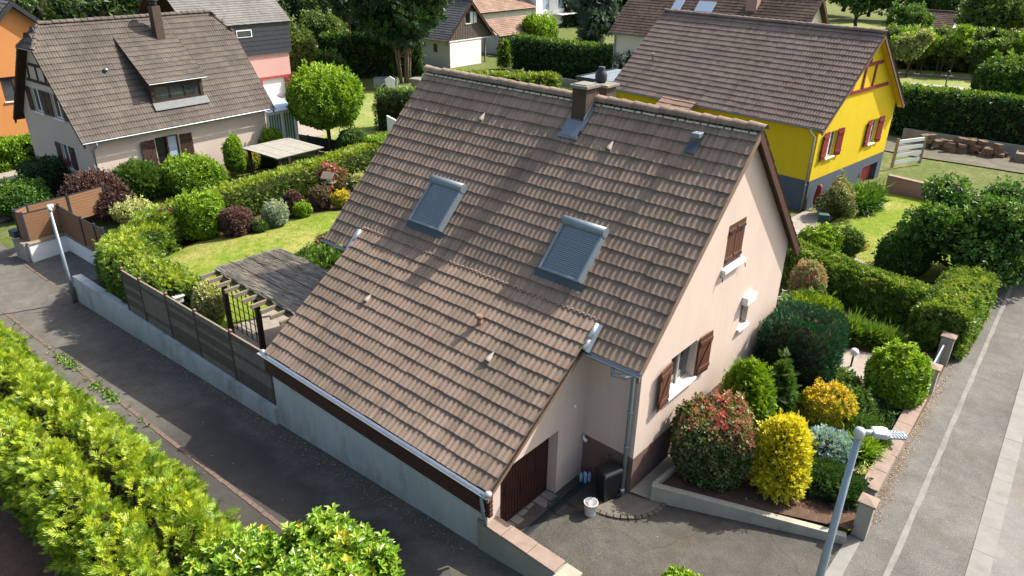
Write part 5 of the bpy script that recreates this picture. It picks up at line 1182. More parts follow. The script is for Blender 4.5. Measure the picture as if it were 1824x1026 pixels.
path = [(-.42, -1.12, -.06), (-.5, -1.18, -.10)] + path; hs.tube(path, .012, 6); tag(hs.build('garden_hose', M['green_hose']), 'thin green garden hose looped beside the white bucket', 'hose')
for k, (dx, dy, tl) in enumerate(((0, 0, .1), (.10, .03, -.1), (.04, .12, .25), (.15, .13, .05))):
    o = tag(MB().lathe([(.03, 0), (.042, .02), (.042, .2), (.03, .26), (.014, .29), (.014, .31)], n=10).build('plastic_bottle', M['petblue'], None, (-1.18+dx, -.30+dy, -.15)), 'clear bluish plastic bottle in the bundle by the garage wall', 'bottle', 'bottles by the garage wall'); o.rotation_euler = (tl, .15*tl, 0)
o = thing('plastic_bottle', 'clear plastic bottle with blue cap standing on the low driveway wall', 'bottle', (4.02, 1.86, .27)); MB().lathe([(.035, 0), (.045, .02), (.045, .2), (.03, .26), (.014, .29)], n=12).build('body', M['petblue'], o); MB().lathe([(.017, .29), (.017, .32), (.0, .325)], n=10).build('cap', M['bluepaint'], o)
def globe_lamp(label, loc, h, r):
    t = thing('garden_globe_lamp', label, 'garden lamp', loc); MB().tube([(0, 0, 0), (0, 0, h)], .03, 8).build('post', M['anthracite'], t)
    MB().lathe([(r*math.sin(a), h+r-r*math.cos(a)) for a in np.linspace(.15, PI-.01, 14)], n=20).build('globe', M['globe'], t)
globe_lamp('white globe garden lamp beside the paved path', (2.0, 9.35, .0), .42, .13)
globe_lamp('pale globe garden lamp by the paved yard of the beige house', (-42.4, -2.6, -2.3), .9, .16)
mbx = thing('letterbox', 'dark green letterbox on a post beside the neighbour path', 'letterbox', (-2.75, 19.6, 0), .5); MB().tube([(0, 0, 0), (0, 0, .75)], .035, 8).build('post', M['anthracite'], mbx); MB().box(-.22, .22, -.16, .16, .75, 1.1).build('body', M['greenbox'], mbx, bevel=.03); MB().box(.222, .228, -.1, .1, .98, 1.02).build('slot', M['blackplastic'], mbx)
o = thing('rolled_parasol', 'dark red folded parasol leaning on the slate plinth of the yellow house', 'parasol', (-4.42, 23.35, -.1)); MB().tube([(0, 0, 0), (.03, .02, .35)], .02, 6).build('stick', M['anthracite'], o); MB().tube([(.03, .02, .3), (.05, .05, .6), (.09, .1, 1.2), (.1, .12, 1.3)], [.1, .15, .13, .03], 10).build('cover', M['redshutter'], o)
o = thing('toy_shovel', 'bright blue plastic shovel lying on the neighbour path', 'toy', (-3.95, 23.1, .04), .4); MB().box(-.2, .2, -.12, .12, 0, .08).build('blade', M['bluepaint'], o, bevel=.03); MB().tube([(.18, 0, .05), (.6, .1, .3)], .03, 6).build('handle', M['bluepaint'], o)
o = tag(MB().lathe([(.16, 0), (.2, .05), (.2, .12), (.12, .13)], n=14).build('plant_pot', M['blackplastic'], None, (-3.35, 21.9, .02)), 'empty black pot lying beside the neighbour path', 'pot')
# trailer and junk under the cypress
tr = thing('car_trailer', 'blue-grey box trailer parked on grass beside the cypress', 'trailer', (-52.0, 36.2, -2.4), .78)
MB().box(-1.15, 1.15, -.65, -.61, .5, 1.15).box(-1.15, 1.15, .61, .65, .5, 1.15).box(-1.15, -1.11, -.61, .61, .5, 1.15).box(1.11, 1.15, -.61, .61, .5, 1.15).box(-1.11, 1.11, -.61, .61, .48, .54).build('body', M['shutterbox'], tr)
MB().box(1.15, 2.3, -.04, .04, .45, .52).build('drawbar', M['steel'], tr)
for s in (-1, 1):
    wh = MB().tube([(0, s*.72-.09, .3), (0, s*.72+.09, .3)], .3, 16).build('wheel', M['blackplastic'], tr); MB().tube([(0, s*.72-.095, .3), (0, s*.72+.095, .3)], .15, 12).build('rim', M['alu'], wh)
    MB().tube([(.38*math.cos(t), s*.73, .32+.38*math.sin(t)) for t in np.linspace(.1, PI-.1, 9)], .09, 6).build('mudguard', M['alu'], tr)
o = tag(MB().prism([(-51.2, 35.6, -2.3), (-50.6, 36.0, -2.3), (-50.5, 36.1, -1.2), (-50.9, 35.8, -.9), (-51.3, 35.5, -1.2)], (-.12, .12, 0)).build('plastic_sheet', M['white']), 'white plastic sheet propped beside the trailer', 'sheet')
o = thing('stone_pedestal', 'pale stone pedestal standing beyond the roof ridge near the cypress', 'pedestal', (-47.3, 36.2, -2.35), .3); MB().box(-.55, .55, -.55, .55, 0, .5).build('base', M['cap'], o, bevel=.05); MB().box(-.45, .45, -.45, .45, .5, 1.5).box(-.6, .6, -.6, .6, 1.5, 1.65).build('block', M['cap'], o, bevel=.03)
ld = thing('orchard_ladder', 'pale wooden tripod ladder standing among shrubs', 'ladder', (-64.6, 35.4, -2.5), .9)
for s in (-1, 1): MB().bar((.9, s*.45, 0), (0, s*.18, 3.6), .07, .07).build('rail', M['timber'], ld)
for i in range(9): f_ = (i+.5)/9.5; MB().bar((.9*(1-f_), -(.45-.27*f_), 3.6*f_), (.9*(1-f_), .45-.27*f_, 3.6*f_), .05, .06).build('rung', M['timber'], ld)
MB().bar((-1.2, 0, 0), (0, 0, 3.5), .06, .06).build('rear_leg', M['timber'], ld)
# bird table with a red feeder
bt = thing('bird_table', 'small roofed wooden bird table with red feeder in the flower bed', 'bird table', (-24.4, 9.35, -1.15), .4)
MB().tube([(0, 0, 0), (0, 0, 1.25)], .04, 8).build('post', M['darktimber'], bt); MB().box(-.28, .28, -.22, .22, 1.25, 1.29).build('tray', M['timber'], bt)
for s in (-1, 1): MB().prism([(-.34, 0, 1.78), (.34, 0, 1.78), (.34, s*.32, 1.5), (-.34, s*.32, 1.5)], (0, 0, .03)).build('roof_board', M['timber'], bt)
for x in (-.24, .24): MB().box(x-.02, x+.02, -.02, .02, 1.29, 1.76).build('upright', M['darktimber'], bt)
MB().lathe([(.0, .95), (.08, .99), (.09, 1.07), (.05, 1.15), (.0, 1.18)], (.22, -.2, 0), 10).build('feeder', M['redplastic'], bt)
# reed-roofed pergola behind the fence
pg_ = thing('reed_pergola', 'timber pergola roofed with grey reed matting behind the board fence', 'pergola', (-14.5, -2.0, -.36), 0)
zp = 2.15
for x, y in ((.1, 0), (2.05, 0), (4.2, 0), (.1, 1.9), (4.2, 1.9)): MB().box(x-.07, x+.07, y-.07, y+.07, 0, zp-.16).build('post', M['darktimber'], pg_)
for y in (0, 1.9): MB().box(-.2, 4.7, y-.05, y+.05, zp-.16, zp-.02).build('beam', M['timber'], pg_)
for i in range(10): x = -.15+i*.5; MB().box(x-.04, x+.04, -.6, 2.3, zp-.018, zp+.10).build('rafter', M['timber'], pg_)
lt = MB()
for i in range(6): lt.box(.1+i*.3, .12+i*.3, .06, .09, .2, zp-.2); lt.box(.1, 1.95, .05, .06, .25+i*.3, .27+i*.3)
o = lt.build('trellis', M['blackplastic'], pg_); o['kind'] = 'stuff'
rng = np.random.default_rng(5); n = 15000; P = np.stack([rng.uniform(-.45, 4.6, n), rng.uniform(-.05, 2.35, n), np.full(n, zp+.112)], -1); P[:, 2] += .012*np.sin(P[:, 1]*5)+rng.uniform(0, .03, n)
Dd = np.tile([[1., 0, 0]], (n, 1)); V_a, k_ = scatter(rng, P, Dd, 'straw', .6, 1.0, 0, .05)
me = assemble('reed_matting', [leafpart(V_a, np.clip(rng.normal(.5, .22, n), 0, 1), k_), (np.array([[-.35, 0, zp+.108], [4.75, 0, zp+.108], [4.75, 2.3, zp+.108], [-.35, 2.3, zp+.108]]), np.array([[0, 1, 2, 3]]), np.full(4, .4), 0, False)], [F['straw']], pg_); me['kind'] = 'stuff'
wr = MB()
for y in (.55, 1.15, 1.75): wr.tube([(-.4, y, zp+.17), (1.5, y+.03, zp+.175), (4.7, y-.02, zp+.17)], .012, 5)
o = wr.build('binding_wire', M['blackplastic'], pg_); o['kind'] = 'stuff'
pt_ = thing('patio_table', 'small pale patio table tucked under the roof edge', 'table', (-10.15, -2.75, -.2)); MB().box(-.45, .45, -.35, .35, .78, .84).build('top', M['pinkplinth'], pt_)
for x in (-.38, .38):
    for y in (-.28, .28): MB().box(x-.03, x+.03, y-.03, y+.03, 0, .78).build('leg', M['darktimber'], pt_)
nb_ = thing('nest_box', 'white nest box peeping over the board fence', 'nest box', (-16.3, -2.75, -.45)); MB().tube([(0, 0, 0), (0, 0, .9)], .03, 6).build('post', M['darktimber'], nb_); MB().box(-.13, .13, -.13, .13, .9, 1.12).build('box', M['white'], nb_); MB().box(-.18, .18, -.18, .18, 1.121, 1.16).build('lid', M['white'], nb_)
# flat pergola by the beige house
p2 = thing('garden_pergola', 'weathered flat-roofed pergola beside the beige house', 'pergola', (-30.7, 10.4, -1.8), .05)
for x, y in ((0, 0), (-3.0, .0), (0, 2.7), (-3.0, 2.7)): MB().box(x-.08, x+.08, y-.08, y+.08, 0, 1.65).build('post', M['darktimber'], p2)
for x in (0, -3.0): MB().box(x-.06, x+.06, -.2, 2.9, 1.65, 1.78).build('beam', M['timber'], p2)
M['roofboard'] = surf('weathered_roof_board', (.34, .32, .27), .25, 3, 30, .9)
for i in range(8): MB().box(-3.3, .25, -.3+i*.42, -.3+i*.42+.408, 1.782, 1.815+.006*(i % 2)).build('roof_board', M['roofboard'], p2)
for s in (0, 2.7): MB().bar((0, s, 1.2), (0, s+(.45 if s == 0 else -.45), 1.65), .07, .07).build('brace', M['darktimber'], p2)
# stack of blocks by the wall of the beige house
o = tag(MB().box(-.35, .35, -.3, .3, 0, 1.0).box(-.3, .3, -.28, .28, 1.001, 1.1).build('wrapped_pallet', M['white'], None, (-35.2, 3.2, -2.0), .3, bevel=.06), 'white wrapped stack standing at the corner of the beige house', 'stack')
# stone pile, timber stack and gate behind the yellow house
rg = random.Random(8); sms = []
for k in range(5):
    m_ = MB(); vs = [(x*rg.uniform(.8, 1.1), y*rg.uniform(.7, 1.1), z*rg.uniform(.7, 1.1)) for z in (-.16, .16) for y in (-.2, .2) for x in (-.28, .28)]
    m_.add(vs, [(0, 2, 3, 1), (4, 5, 7, 6), (0, 1, 5, 4), (2, 6, 7, 3), (0, 4, 6, 2), (1, 3, 7, 5)]); sms.append(m_.mesh('stone_block', M['stone']))
for k in range(46):
    x = -3.9+rg.uniform(0, 4.6); lay = rg.choice((0, 0, 0, 1, 1, 2)); y = 40.2+.15*(x+4)+rg.uniform(-.5, .5)
    o = tag(link('stone_block', sms[k % 5], None, (x, y, .12+lay*.28), rg.uniform(0, 6.28)), 'rough brown stone block in the heap below the long clipped hedge', 'stone', 'heap of stone blocks'); o.rotation_euler[0] = rg.uniform(-.2, .2)
tb = thing('raised_bed', 'pale timber raised bed by the foot of the long clipped hedge', 'raised bed', (2.9, 40.9, 0), .06); 
for a_ in ((-1.6, 1.6, -.5, -.45), (-1.6, 1.6, .45, .5)): MB().box(a_[0], a_[1], a_[2], a_[3], 0, .5).build('side_board', M['timber'], tb)
for x in (-1.6, 1.55): MB().box(x, x+.05, -.45, .45, 0, .5).build('end_board', M['timber'], tb)
MB().box(-1.54, 1.54, -.44, .44, .1, .42).build('soil', M['wicker'], tb)
gg = thing('farm_gate', 'pale slatted wooden gate leaning open beside the yellow house', 'gate', (-3.7, 33.6, 0), 1.15)
for x in (0, 2.3): MB().box(x-.06, x+.06, -.06, .06, 0, 1.7).build('post', M['timber'], gg)
for i in range(4): MB().box(.06, 2.24, -.03, .03, .2+i*.4, .4+i*.4).build('rail', M['white'], gg)
wl = MB()
# stepping slabs in the park behind
for k, (x, y, wd, ln, a) in enumerate(((-8.6, 63.8, 1.5, 5.2, .25), (-5.2, 60.5, 1.4, 4.0, -.5))):
    o = tag(MB().box(-ln/2, ln/2, -wd/2, wd/2, -.05, .16).build('stone_slab', M['paver'], None, (x, y, .0), a), 'pale flat stone slab on the park grass behind the clipped hedge', 'slab', 'park stone slabs')
o = thing('path_lamp', 'small black garden lamp post on the park grass', 'garden lamp', (-6.7, 58.0, 0)); MB().lathe([(.35, 0), (.3, .1), (.1, .25), (.05, .5), (.05, 2.0)], n=10).build('post', M['anthracite'], o); MB().lathe([(.08, 2.0), (.16, 2.2), (.05, 2.4)], n=10).build('lantern', M['anthracite'], o)
cr = thing('parked_car', 'dark car half hidden by the far shed', 'car', (-25.6, 103.5, -.9), .1)
cb_ = MB(); pr2 = [(-2, .35), (-2.05, .8), (-1.5, .95), (-.9, 1.45), (.6, 1.45), (1.2, .98), (2.0, .85), (2.1, .4)]; cb_.prism([(x, -.8, z) for x, z in pr2], (0, 1.6, 0)); cb_.build('body', M['anthracite'], cr, bevel=.08)
for x in (-1.3, 1.3):
    for y in (-.78, .78): MB().tube([(x, y-.1, .32), (x, y+.1, .32)], .32, 14).build('wheel', M['blackplastic'], cr)
fl_ = thing('wire_fence', 'dark low garden fence behind the round clipped tree', 'fence', (-38.5, 16.2, -2.0), .25)
for i in range(9): MB().box(i*1.6-.04, i*1.6+.04, -.04, .04, 0, 1.1).build('post', M['anthracite'], fl_)
MB().box(0, 12.8, -.02, .02, .1, 1.05).build('screen_panel', M['anthracite'], fl_)
tag(MB().prism([(-33.6, 21.0, -1.95), (-31.9, 22.2, -1.95), (-31.9, 22.2, -.7), (-33.6, 21.0, .3)], (.1, -.15, 0)).build('white_board', M['white']), 'white triangular board behind the roof verge', 'board')

# ================================================================ VEGETATION: FOREGROUND
hz = lambda x: laneZ(x)
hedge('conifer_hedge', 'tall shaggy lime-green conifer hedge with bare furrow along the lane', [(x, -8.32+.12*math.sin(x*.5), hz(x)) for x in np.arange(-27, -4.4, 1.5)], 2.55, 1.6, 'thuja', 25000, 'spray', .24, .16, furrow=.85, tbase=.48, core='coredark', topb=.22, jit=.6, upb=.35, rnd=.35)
for k, (x, y, r, h, lab) in enumerate(((-2.2, -6.75, 1.4, 2.2, 'glossy lime laurel with yellow leaves at the end of the conifer hedge'), (-3.75, -7.7, 1.05, 1.75, 'glossy lime laurel crowding against the end of the conifer hedge'), (-.9, -7.4, 1.1, 1.9, 'lower glossy laurel on the lane corner'))):
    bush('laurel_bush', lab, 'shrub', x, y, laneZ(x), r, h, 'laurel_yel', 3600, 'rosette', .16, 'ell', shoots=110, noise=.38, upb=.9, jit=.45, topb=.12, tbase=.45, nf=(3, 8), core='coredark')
bush('driveway_shrub', 'small bright shrub poking up at the driveway edge', 'shrub', 2.42, -1.95, 0, .40, .55, 'bright', 700, 'rosette', .12, 'ell', noise=.2, upb=.6)
# front garden
bush('photinia_shrub', 'rounded photinia shrub with red new leaves on top', 'shrub', 1.12, 1.75, .12, .98, 1.9, 'redtip', 7500, 'rosette3', .12, 'softbox', noise=.12, topb=.34, tbase=.36, tvar=.16, upb=.45, shoots=60)
bush('clipped_cypress', 'bright green mounded dwarf cypress beside the gable wall', 'shrub', .92, 3.95, .1, .64, 2.1, 'bright', 5200, 'spray5', .15, 'egg', noise=.22, upb=.6, nf=(4, 9), tbase=.35)
bush('golden_cypress', 'egg-shaped golden yellow conifer behind the driveway wall', 'shrub', 2.55, 2.2, .2, .64, 2.0, 'golden', 5600, 'spray5', .15, 'egg', noise=.1, upb=.7, nf=(3, 8), tbase=.45)
bush('blue_green_juniper', 'large dark blue-green clipped conifer with hollow top', 'shrub', 1.12, 6.95, .05, 1.12, 2.5, 'blueg', 11000, 'spray5', .11, 'box', hollow=.5, core='coredark', clump=.55, noise=.03, upb=.9, jit=.4, nf=(3, 9), tbase=.4, topb=.25)
bush('fern_conifer', 'feathery dark conifer between the cypress and the blue-green juniper', 'shrub', 1.35, 5.1, .1, .5, 1.5, 'midgreen', 1300, 'needle', .28, 'cone', noise=.3, upb=.1, corev=.6)
bush('gold_spindle', 'low gold and green variegated shrub in the middle of the front bed', 'shrub', 2.5, 5.6, .05, .78, 1.15, 'golden2', 4200, 'rosette3', .10, 'dome', noise=.2, topb=.38, tbase=.40, nf=(3, 8))
bush('blue_juniper', 'low silvery blue juniper behind the golden conifer', 'shrub', 3.1, 4.15, .1, .55, .75, 'bluej', 1700, 'spray5', .16, 'dome', noise=.3, tbase=.5, tvar=.25, core='coredark', upb=.1)
bush('low_yew', 'spreading dark green low conifer beside the driveway pillar', 'shrub', 3.55, 3.05, .1, .78, .62, 'dkgreen', 3400, 'spray5', .14, 'dome', noise=.2, ry=.62, tbase=.55, topb=.3, nf=(3, 8))
bush('low_yew', 'spreading dark green low conifer under the finned lamp head', 'shrub', 3.55, 5.45, .05, .58, .75, 'midgreen', 2600, 'spray5', .14, 'dome', noise=.15, tbase=.35)
bush('round_shrub', 'round glossy bright green shrub beside the gate pillar', 'shrub', 3.5, 8.1, .02, .84, 1.75, 'bright', 5600, 'rosette', .13, 'ell', noise=.14, upb=.4, tbase=.42, nf=(3, 8))
bush('leafy_perennial', 'leafy green perennial clump below the white globe lamp', 'plant', 2.4, 7.2, .03, .5, .85, 'midgreen', 1900, 'rosette3', .13, 'ell', noise=.25, tbase=.55)
bush('leafy_perennial', 'leafy bright perennial clump between the gold shrub and street wall', 'plant', 3.0, 6.5, .03, .5, .8, 'midgreen', 1500, 'rosette3', .13, 'dome', noise=.25, tbase=.5)
bush('narrow_leaf_plant', 'narrow-leaved green plant beside the blue juniper', 'plant', 3.62, 4.75, .06, .45, .6, 'bright', 1100, 'long', .24, 'dome', noise=.2, upb=.4, tbase=.45)
bush('ground_cover', 'dark low ground cover at the foot of the round green shrub', 'plant', 3.45, 6.9, .03, .6, .4, 'dkgreen', 1500, 'rosette3', .11, 'dome', noise=.3, tbase=.7)
bush('ground_cover', 'low green cover at the foot of the bright dwarf cypress', 'plant', 1.95, 4.6, .08, .55, .35, 'midgreen', 900, 'rosette3', .1, 'dome', noise=.3)
bush('small_white_flowers', 'low patch of white flowers beside the street wall', 'plant', 4.0, 4.0, .1, .3, .25, 'cream', 400, 'rosette3', .07, 'dome', noise=.2, tbase=.8)
for k, (x, y, r, h, lab) in enumerate(((1.4, 11.0, .46, .72, 'largest soft green lavender mound by the bare soil path'), (2.05, 11.2, .36, .55, 'rounded lavender mound in the middle of the row of three'), (2.52, 11.35, .30, .42, 'smallest lavender mound next to the laurel hedge'))):
    bush('lavender_mound', lab, 'plant', x, y, 0, r, h, 'grassy', 1500, 'blade', .3, 'dome', noise=.06, upb=.7, jit=.25, tbase=.5, depth=.4)
bush('standard_photinia', 'pale pink and green rounded shrub at the back corner of the house', 'shrub', -.78, 12.65, 0, .64, 1.65, 'pinkvar', 3400, 'rosette3', .1, 'ell', noise=.08, topb=.15, tbase=.5)
bush('upright_conifer', 'feathery bright green conifer behind the blue-green juniper', 'shrub', .25, 10.4, 0, .98, 1.35, 'hedgeg', 4200, 'spray5', .19, 'softbox', noise=.16, upb=.8, tbase=.35)
bush('variegated_shrub', 'little creamy variegated shrub against the back of the gable wall', 'shrub', -.95, 11.3, 0, .35, .7, 'silver', 700, 'rosette3', .09, 'ell', noise=.15)
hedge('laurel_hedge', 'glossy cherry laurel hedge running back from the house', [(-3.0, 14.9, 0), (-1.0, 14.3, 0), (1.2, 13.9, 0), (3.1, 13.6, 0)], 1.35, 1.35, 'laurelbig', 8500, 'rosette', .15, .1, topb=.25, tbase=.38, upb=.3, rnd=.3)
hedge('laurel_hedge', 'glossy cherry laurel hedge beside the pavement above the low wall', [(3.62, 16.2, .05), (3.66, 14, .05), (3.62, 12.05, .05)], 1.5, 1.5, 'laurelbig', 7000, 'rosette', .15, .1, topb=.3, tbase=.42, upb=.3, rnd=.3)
# neighbour front garden
tree('huge_evergreen', 'very large dark spreading evergreen beside the pavement', 2.7, 19.1, 0, 3.7, 2.55, 3.6, 'laurel', 9500, 'rosette3', .21, 30, .12, tbase=.34, topb=.28, cat='shrub', csize=.34, spread=1.05)
bush('huge_evergreen', 'dark evergreen limb spreading towards the neighbour lawn', 'shrub', 1.0, 17.6, 0, .95, 1.6, 'laurel', 4500, 'rosette3', .18, 'ell', noise=.35, upb=.1, tbase=.36, depth=.4, corev=.7)
bush('huge_evergreen', 'loose dark evergreen mass behind the largest evergreen', 'shrub', 4.4, 21.6, 0, 1.9, 2.5, 'laurel', 7000, 'rosette3', .2, 'ell', noise=.4, upb=.15, tbase=.42, depth=.4)
bush('rhododendron', 'loose flowering shrub at the corner of the yellow house', 'shrub', -3.2, 22.9, -.02, .8, 1.6, 'pinkvar', 1500, 'rosette3', .15, 'ell', noise=.5, tbase=.22, depth=.5, corev=.55)
bush('strap_leaf_clump', 'long strap-leaved plants along the plinth of the yellow house', 'plant', -2.75, 25.0, 0, .75, .7, 'laurel', 1500, 'long', .5, 'dome', noise=.2, upb=.7, jit=.5, ry=1.6, tbase=.55)
bush('bright_laurel', 'bright green young laurel beside the dark green letterbox', 'shrub', -2.05, 17.6, 0, .8, .95, 'bright', 2200, 'rosette', .16, 'dome', noise=.25, upb=.5)
bush('bright_laurel', 'mid green shrub on the lawn side of the dark green letterbox', 'shrub', -1.35, 18.5, 0, .72, 1.0, 'midgreen', 1900, 'rosette3', .14, 'ell', noise=.25, tbase=.55)
bush('orange_daylily', 'few orange flowers edging the neighbour path', 'plant', -1.0, 19.5, 0, .4, .3, 'dryyel', 220, 'rosette3', .08, 'dome', noise=.3, corev=0)

# ================================================================ VEGETATION: LEFT GARDEN
G = lambda x, y=2: TZ(x, y)
hedge('conifer_hedge', 'long clipped green conifer hedge behind the lawn borders', [(x, y, TZ(x, y)) for x, y in ((-26.6, .9), (-27.2, 4.5), (-27.9, 8.5), (-28.6, 12.5), (-29.2, 16.0))], 1.7, 1.75, 'hedgeg', 9500, 'spray5', .18, .10, topb=.55, tbase=.3)
hedge('conifer_hedge', 'leafy green hedge end next to the red-tipped shrub', [(-29.3, 16.2, -1.8), (-29.8, 20.5, -1.85)], 1.9, 2.0, 'bright', 2600, 'rosette3', .2, .12, topb=.25, tbase=.3)
hedge('clipped_yew_hedge', 'bushy bright-topped conifer hedge curving round the lawn corner', [(x, y, TZ(x, y)) for x, y in ((-25.6, .6), (-24.6, -1.0), (-22.6, -2.0), (-20.8, -2.2))], 1.9, 1.55, 'hedgeg', 7000, 'spray5', .18, .2, topb=.55, tbase=.32, rnd=.45)
hedge('clipped_yew_hedge', 'stretch of conifer hedge directly behind the board fence', [(x, y, TZ(x, y)) for x, y in ((-20.7, -2.35), (-18.4, -2.35), (-16.2, -2.35))], 1.5, 1.5, 'hedgeg', 5500, 'spray5', .16, .18, topb=.5, tbase=.28, rnd=.4)
hedge('clipped_yew_hedge', 'tall upright conifer block beside the glossy laurel', [(-26.4, .2, -1.6), (-25.6, 1.5, -1.5)], 1.5, 1.75, 'hedgeg', 1800, 'spray5', .2, .12, topb=.3, tbase=.25)
LG = [('laurel_shrub', 'glossy bright green laurel ball in the lawn border', -25.4, 2.75, 1.0, 2.1, 'bright', 3200, 'rosette', .16, 'softbox', {}),
 ('pink_photinia', 'pink-tinged variegated shrub beside the glossy laurel ball', -26.0, 1.35, .75, 1.85, 'pinkvar', 2200, 'rosette3', .13, 'ell', {}),
 ('bronze_barberry', 'bronze purple barberry mound in the lawn border', -24.05, 3.75, .75, 1.25, 'purple', 2400, 'rosette3', .11, 'softbox', dict(tbase=.6)),
 ('silver_shrub', 'silvery variegated round shrub in the lawn border', -23.4, 5.45, .62, 1.2, 'silver', 2200, 'rosette3', .10, 'ell', {}),
 ('small_green_mound', 'tiny green mound between the barberry and silver shrub', -23.3, 4.5, .36, .55, 'midgreen', 700, 'rosette3', .1, 'dome', {}),
 ('purple_smoke_shrub', 'dark purple loose shrub beside the silver shrub', -24.5, 7.15, .5, 1.3, 'purple', 1100, 'rosette3', .12, 'ell', {}),
 ('small_green_mound', 'fresh green mound in front of the brown clipped ball', -23.65, 7.1, .45, .75, 'bright', 1100, 'rosette3', .1, 'dome', {}),
 ('brown_ball', 'clipped brownish olive ball shrub in the lawn border', -24.3, 8.6, .6, 1.2, 'brownl', 2000, 'rosette3', .1, 'softbox', dict(tbase=.6)),
 ('red_photinia', 'red-topped photinia at the end of the lawn border', -25.9, 10.6, .88, 1.8, 'redtip', 2400, 'rosette3', .14, 'ell', dict(topb=.4, tbase=.42)),
 ('yellow_spirea', 'small yellow-leaved spirea near the brown clipped ball', -23.3, 9.2, .52, .85, 'golden2', 1100, 'rosette3', .1, 'dome', {}),
 ('yellow_green_shrub', 'yellow-green low shrub behind the red-topped photinia', -25.2, 11.8, .6, 1.1, 'cream', 900, 'rosette3', .12, 'ell', dict(tbase=.35)),
 ('yellow_euonymus', 'pale yellow variegated euonymus at the pergola corner', -15.75, -2.0, .55, 1.5, 'cream', 2200, 'rosette3', .11, 'ell', {}),
 ('eave_conifer', 'dark green feathery low conifer below the roof corner by the reed pergola', -16.6, 3.2, 1.15, .85, 'hedgedk', 2200, 'spray5', .22, 'dome', dict(noise=.25, tbase=.5)),
 ('brown_heather', 'dry brown heather tuft beside the feathery low conifer', -18.6, 4.9, .5, .6, 'brownl', 700, 'spray5', .14, 'dome', dict(tbase=.7)),
 ('yellow_green_shrub', 'lime yellow bush behind the bend of the clipped hedge', -31.0, 2.0, 1.1, 1.15, 'cream', 1600, 'rosette3', .15, 'dome', dict(tbase=.3)),
 ('purple_smoke_bush', 'large loose purple-leaved bush at the corner of the beige house', -33.4, 1.2, 1.6, 2.3, 'purple', 5200, 'rosette3', .17, 'ell', dict(noise=.35, depth=.45, tbase=.45, corev=.7)),
 ('green_willow_bush', 'soft grey-green upright bush in front of the beige house', -34.9, 4.0, 1.2, 2.0, 'midgreen', 2600, 'spray5', .26, 'ell', dict(upb=.6, noise=.2)),
 ('round_green_bush', 'broad rounded leafy green bush in front of the beige house door', -33.9, 6.6, 1.85, 1.95, 'bright', 5000, 'rosette3', .18, 'dome', dict(tbase=.28)),
 ('clipped_dark_box', 'dark clipped square bush at the gable of the beige house', -40.0, .9, 1.25, 2.1, 'dkgreen', 2600, 'rosette3', .14, 'box', {}),
 ('low_mixed_shrub', 'low green shrub mass beside the brown screens', -37.5, -1.1, 1.5, 1.7, 'laurel', 2600, 'rosette3', .2, 'dome', dict(noise=.3)),
 ('low_mixed_shrub', 'second low shrub by the street end of the paved yard', -39.2, -2.6, 1.5, 1.6, 'laurel', 2200, 'rosette3', .2, 'dome', dict(noise=.3)),
 ('pergola_shrub', 'small leafy tree-like shrub at the pergola of the beige house', -35.2, 10.0, .65, 2.4, 'bright', 1200, 'rosette3', .18, 'ell', dict(noise=.3, tbase=.3)),
 ('round_olive_ball', 'round olive-green ball under the pergola of the beige house', -35.4, 11.2, .6, 1.15, 'golden2', 900, 'rosette3', .11, 'ell', dict(tbase=.2)),
 ('pergola_undergrowth', 'dark undergrowth below the weathered flat pergola', -35.8, 12.8, 1.2, 1.1, 'dkgreen', 900, 'rosette3', .16, 'dome', {}),
 ('tree_foot_shrub', 'bushy shrub at the foot of the round clipped tree', -33.8, 18.0, 1.2, 1.6, 'midgreen', 1700, 'rosette3', .18, 'ell', dict(noise=.25)),
 ('veranda_climber', 'light green climber in front of the glazed veranda', -36.3, 13.3, .8, 2.1, 'bright', 1000, 'rosette3', .2, 'ell', dict(noise=.3))]
for nm_, lab, x, y, r, h, mt, n, tp, sz, shp, kw in LG:
    bush(nm_, lab, 'shrub', x, y, TZ(x, y), r, h, mt, n, tp, sz, shp, **{**dict(noise=.15), **kw})
hedge('laurel_hedge', 'green laurel hedge in front of the orange house', [(-48.2, -1.5, -2.35), (-48.0, 4.6, -2.35)], 1.6, 1.8, 'bright', 2600, 'rosette3', .25, .2, tbase=.3)
t = thing('globe_maple', 'ball-headed bright green tree with slender trunk behind the hedge', 'tree', (-35.1, 17.0, -1.93))
rng = np.random.default_rng(77); assemble('crown', blob_parts(rng, (0, 0, 1.55), 2.2, 2.2, 4.1, 'dome', 10000, 'rosette3', .27, noise=.22, upb=-.25, jit=.5, nf=(3, 7), tbase=.32, topb=.35, depth=.3, clump=1.7, cf=1.5, shoots=120), [F['bright'], M['core']], t)
MB().tube([(0, 0, -.1), (.03, .02, 1.0), (0, 0, 2.6)], [.17, .14, .12], 10).build('trunk', M['bark'], t)
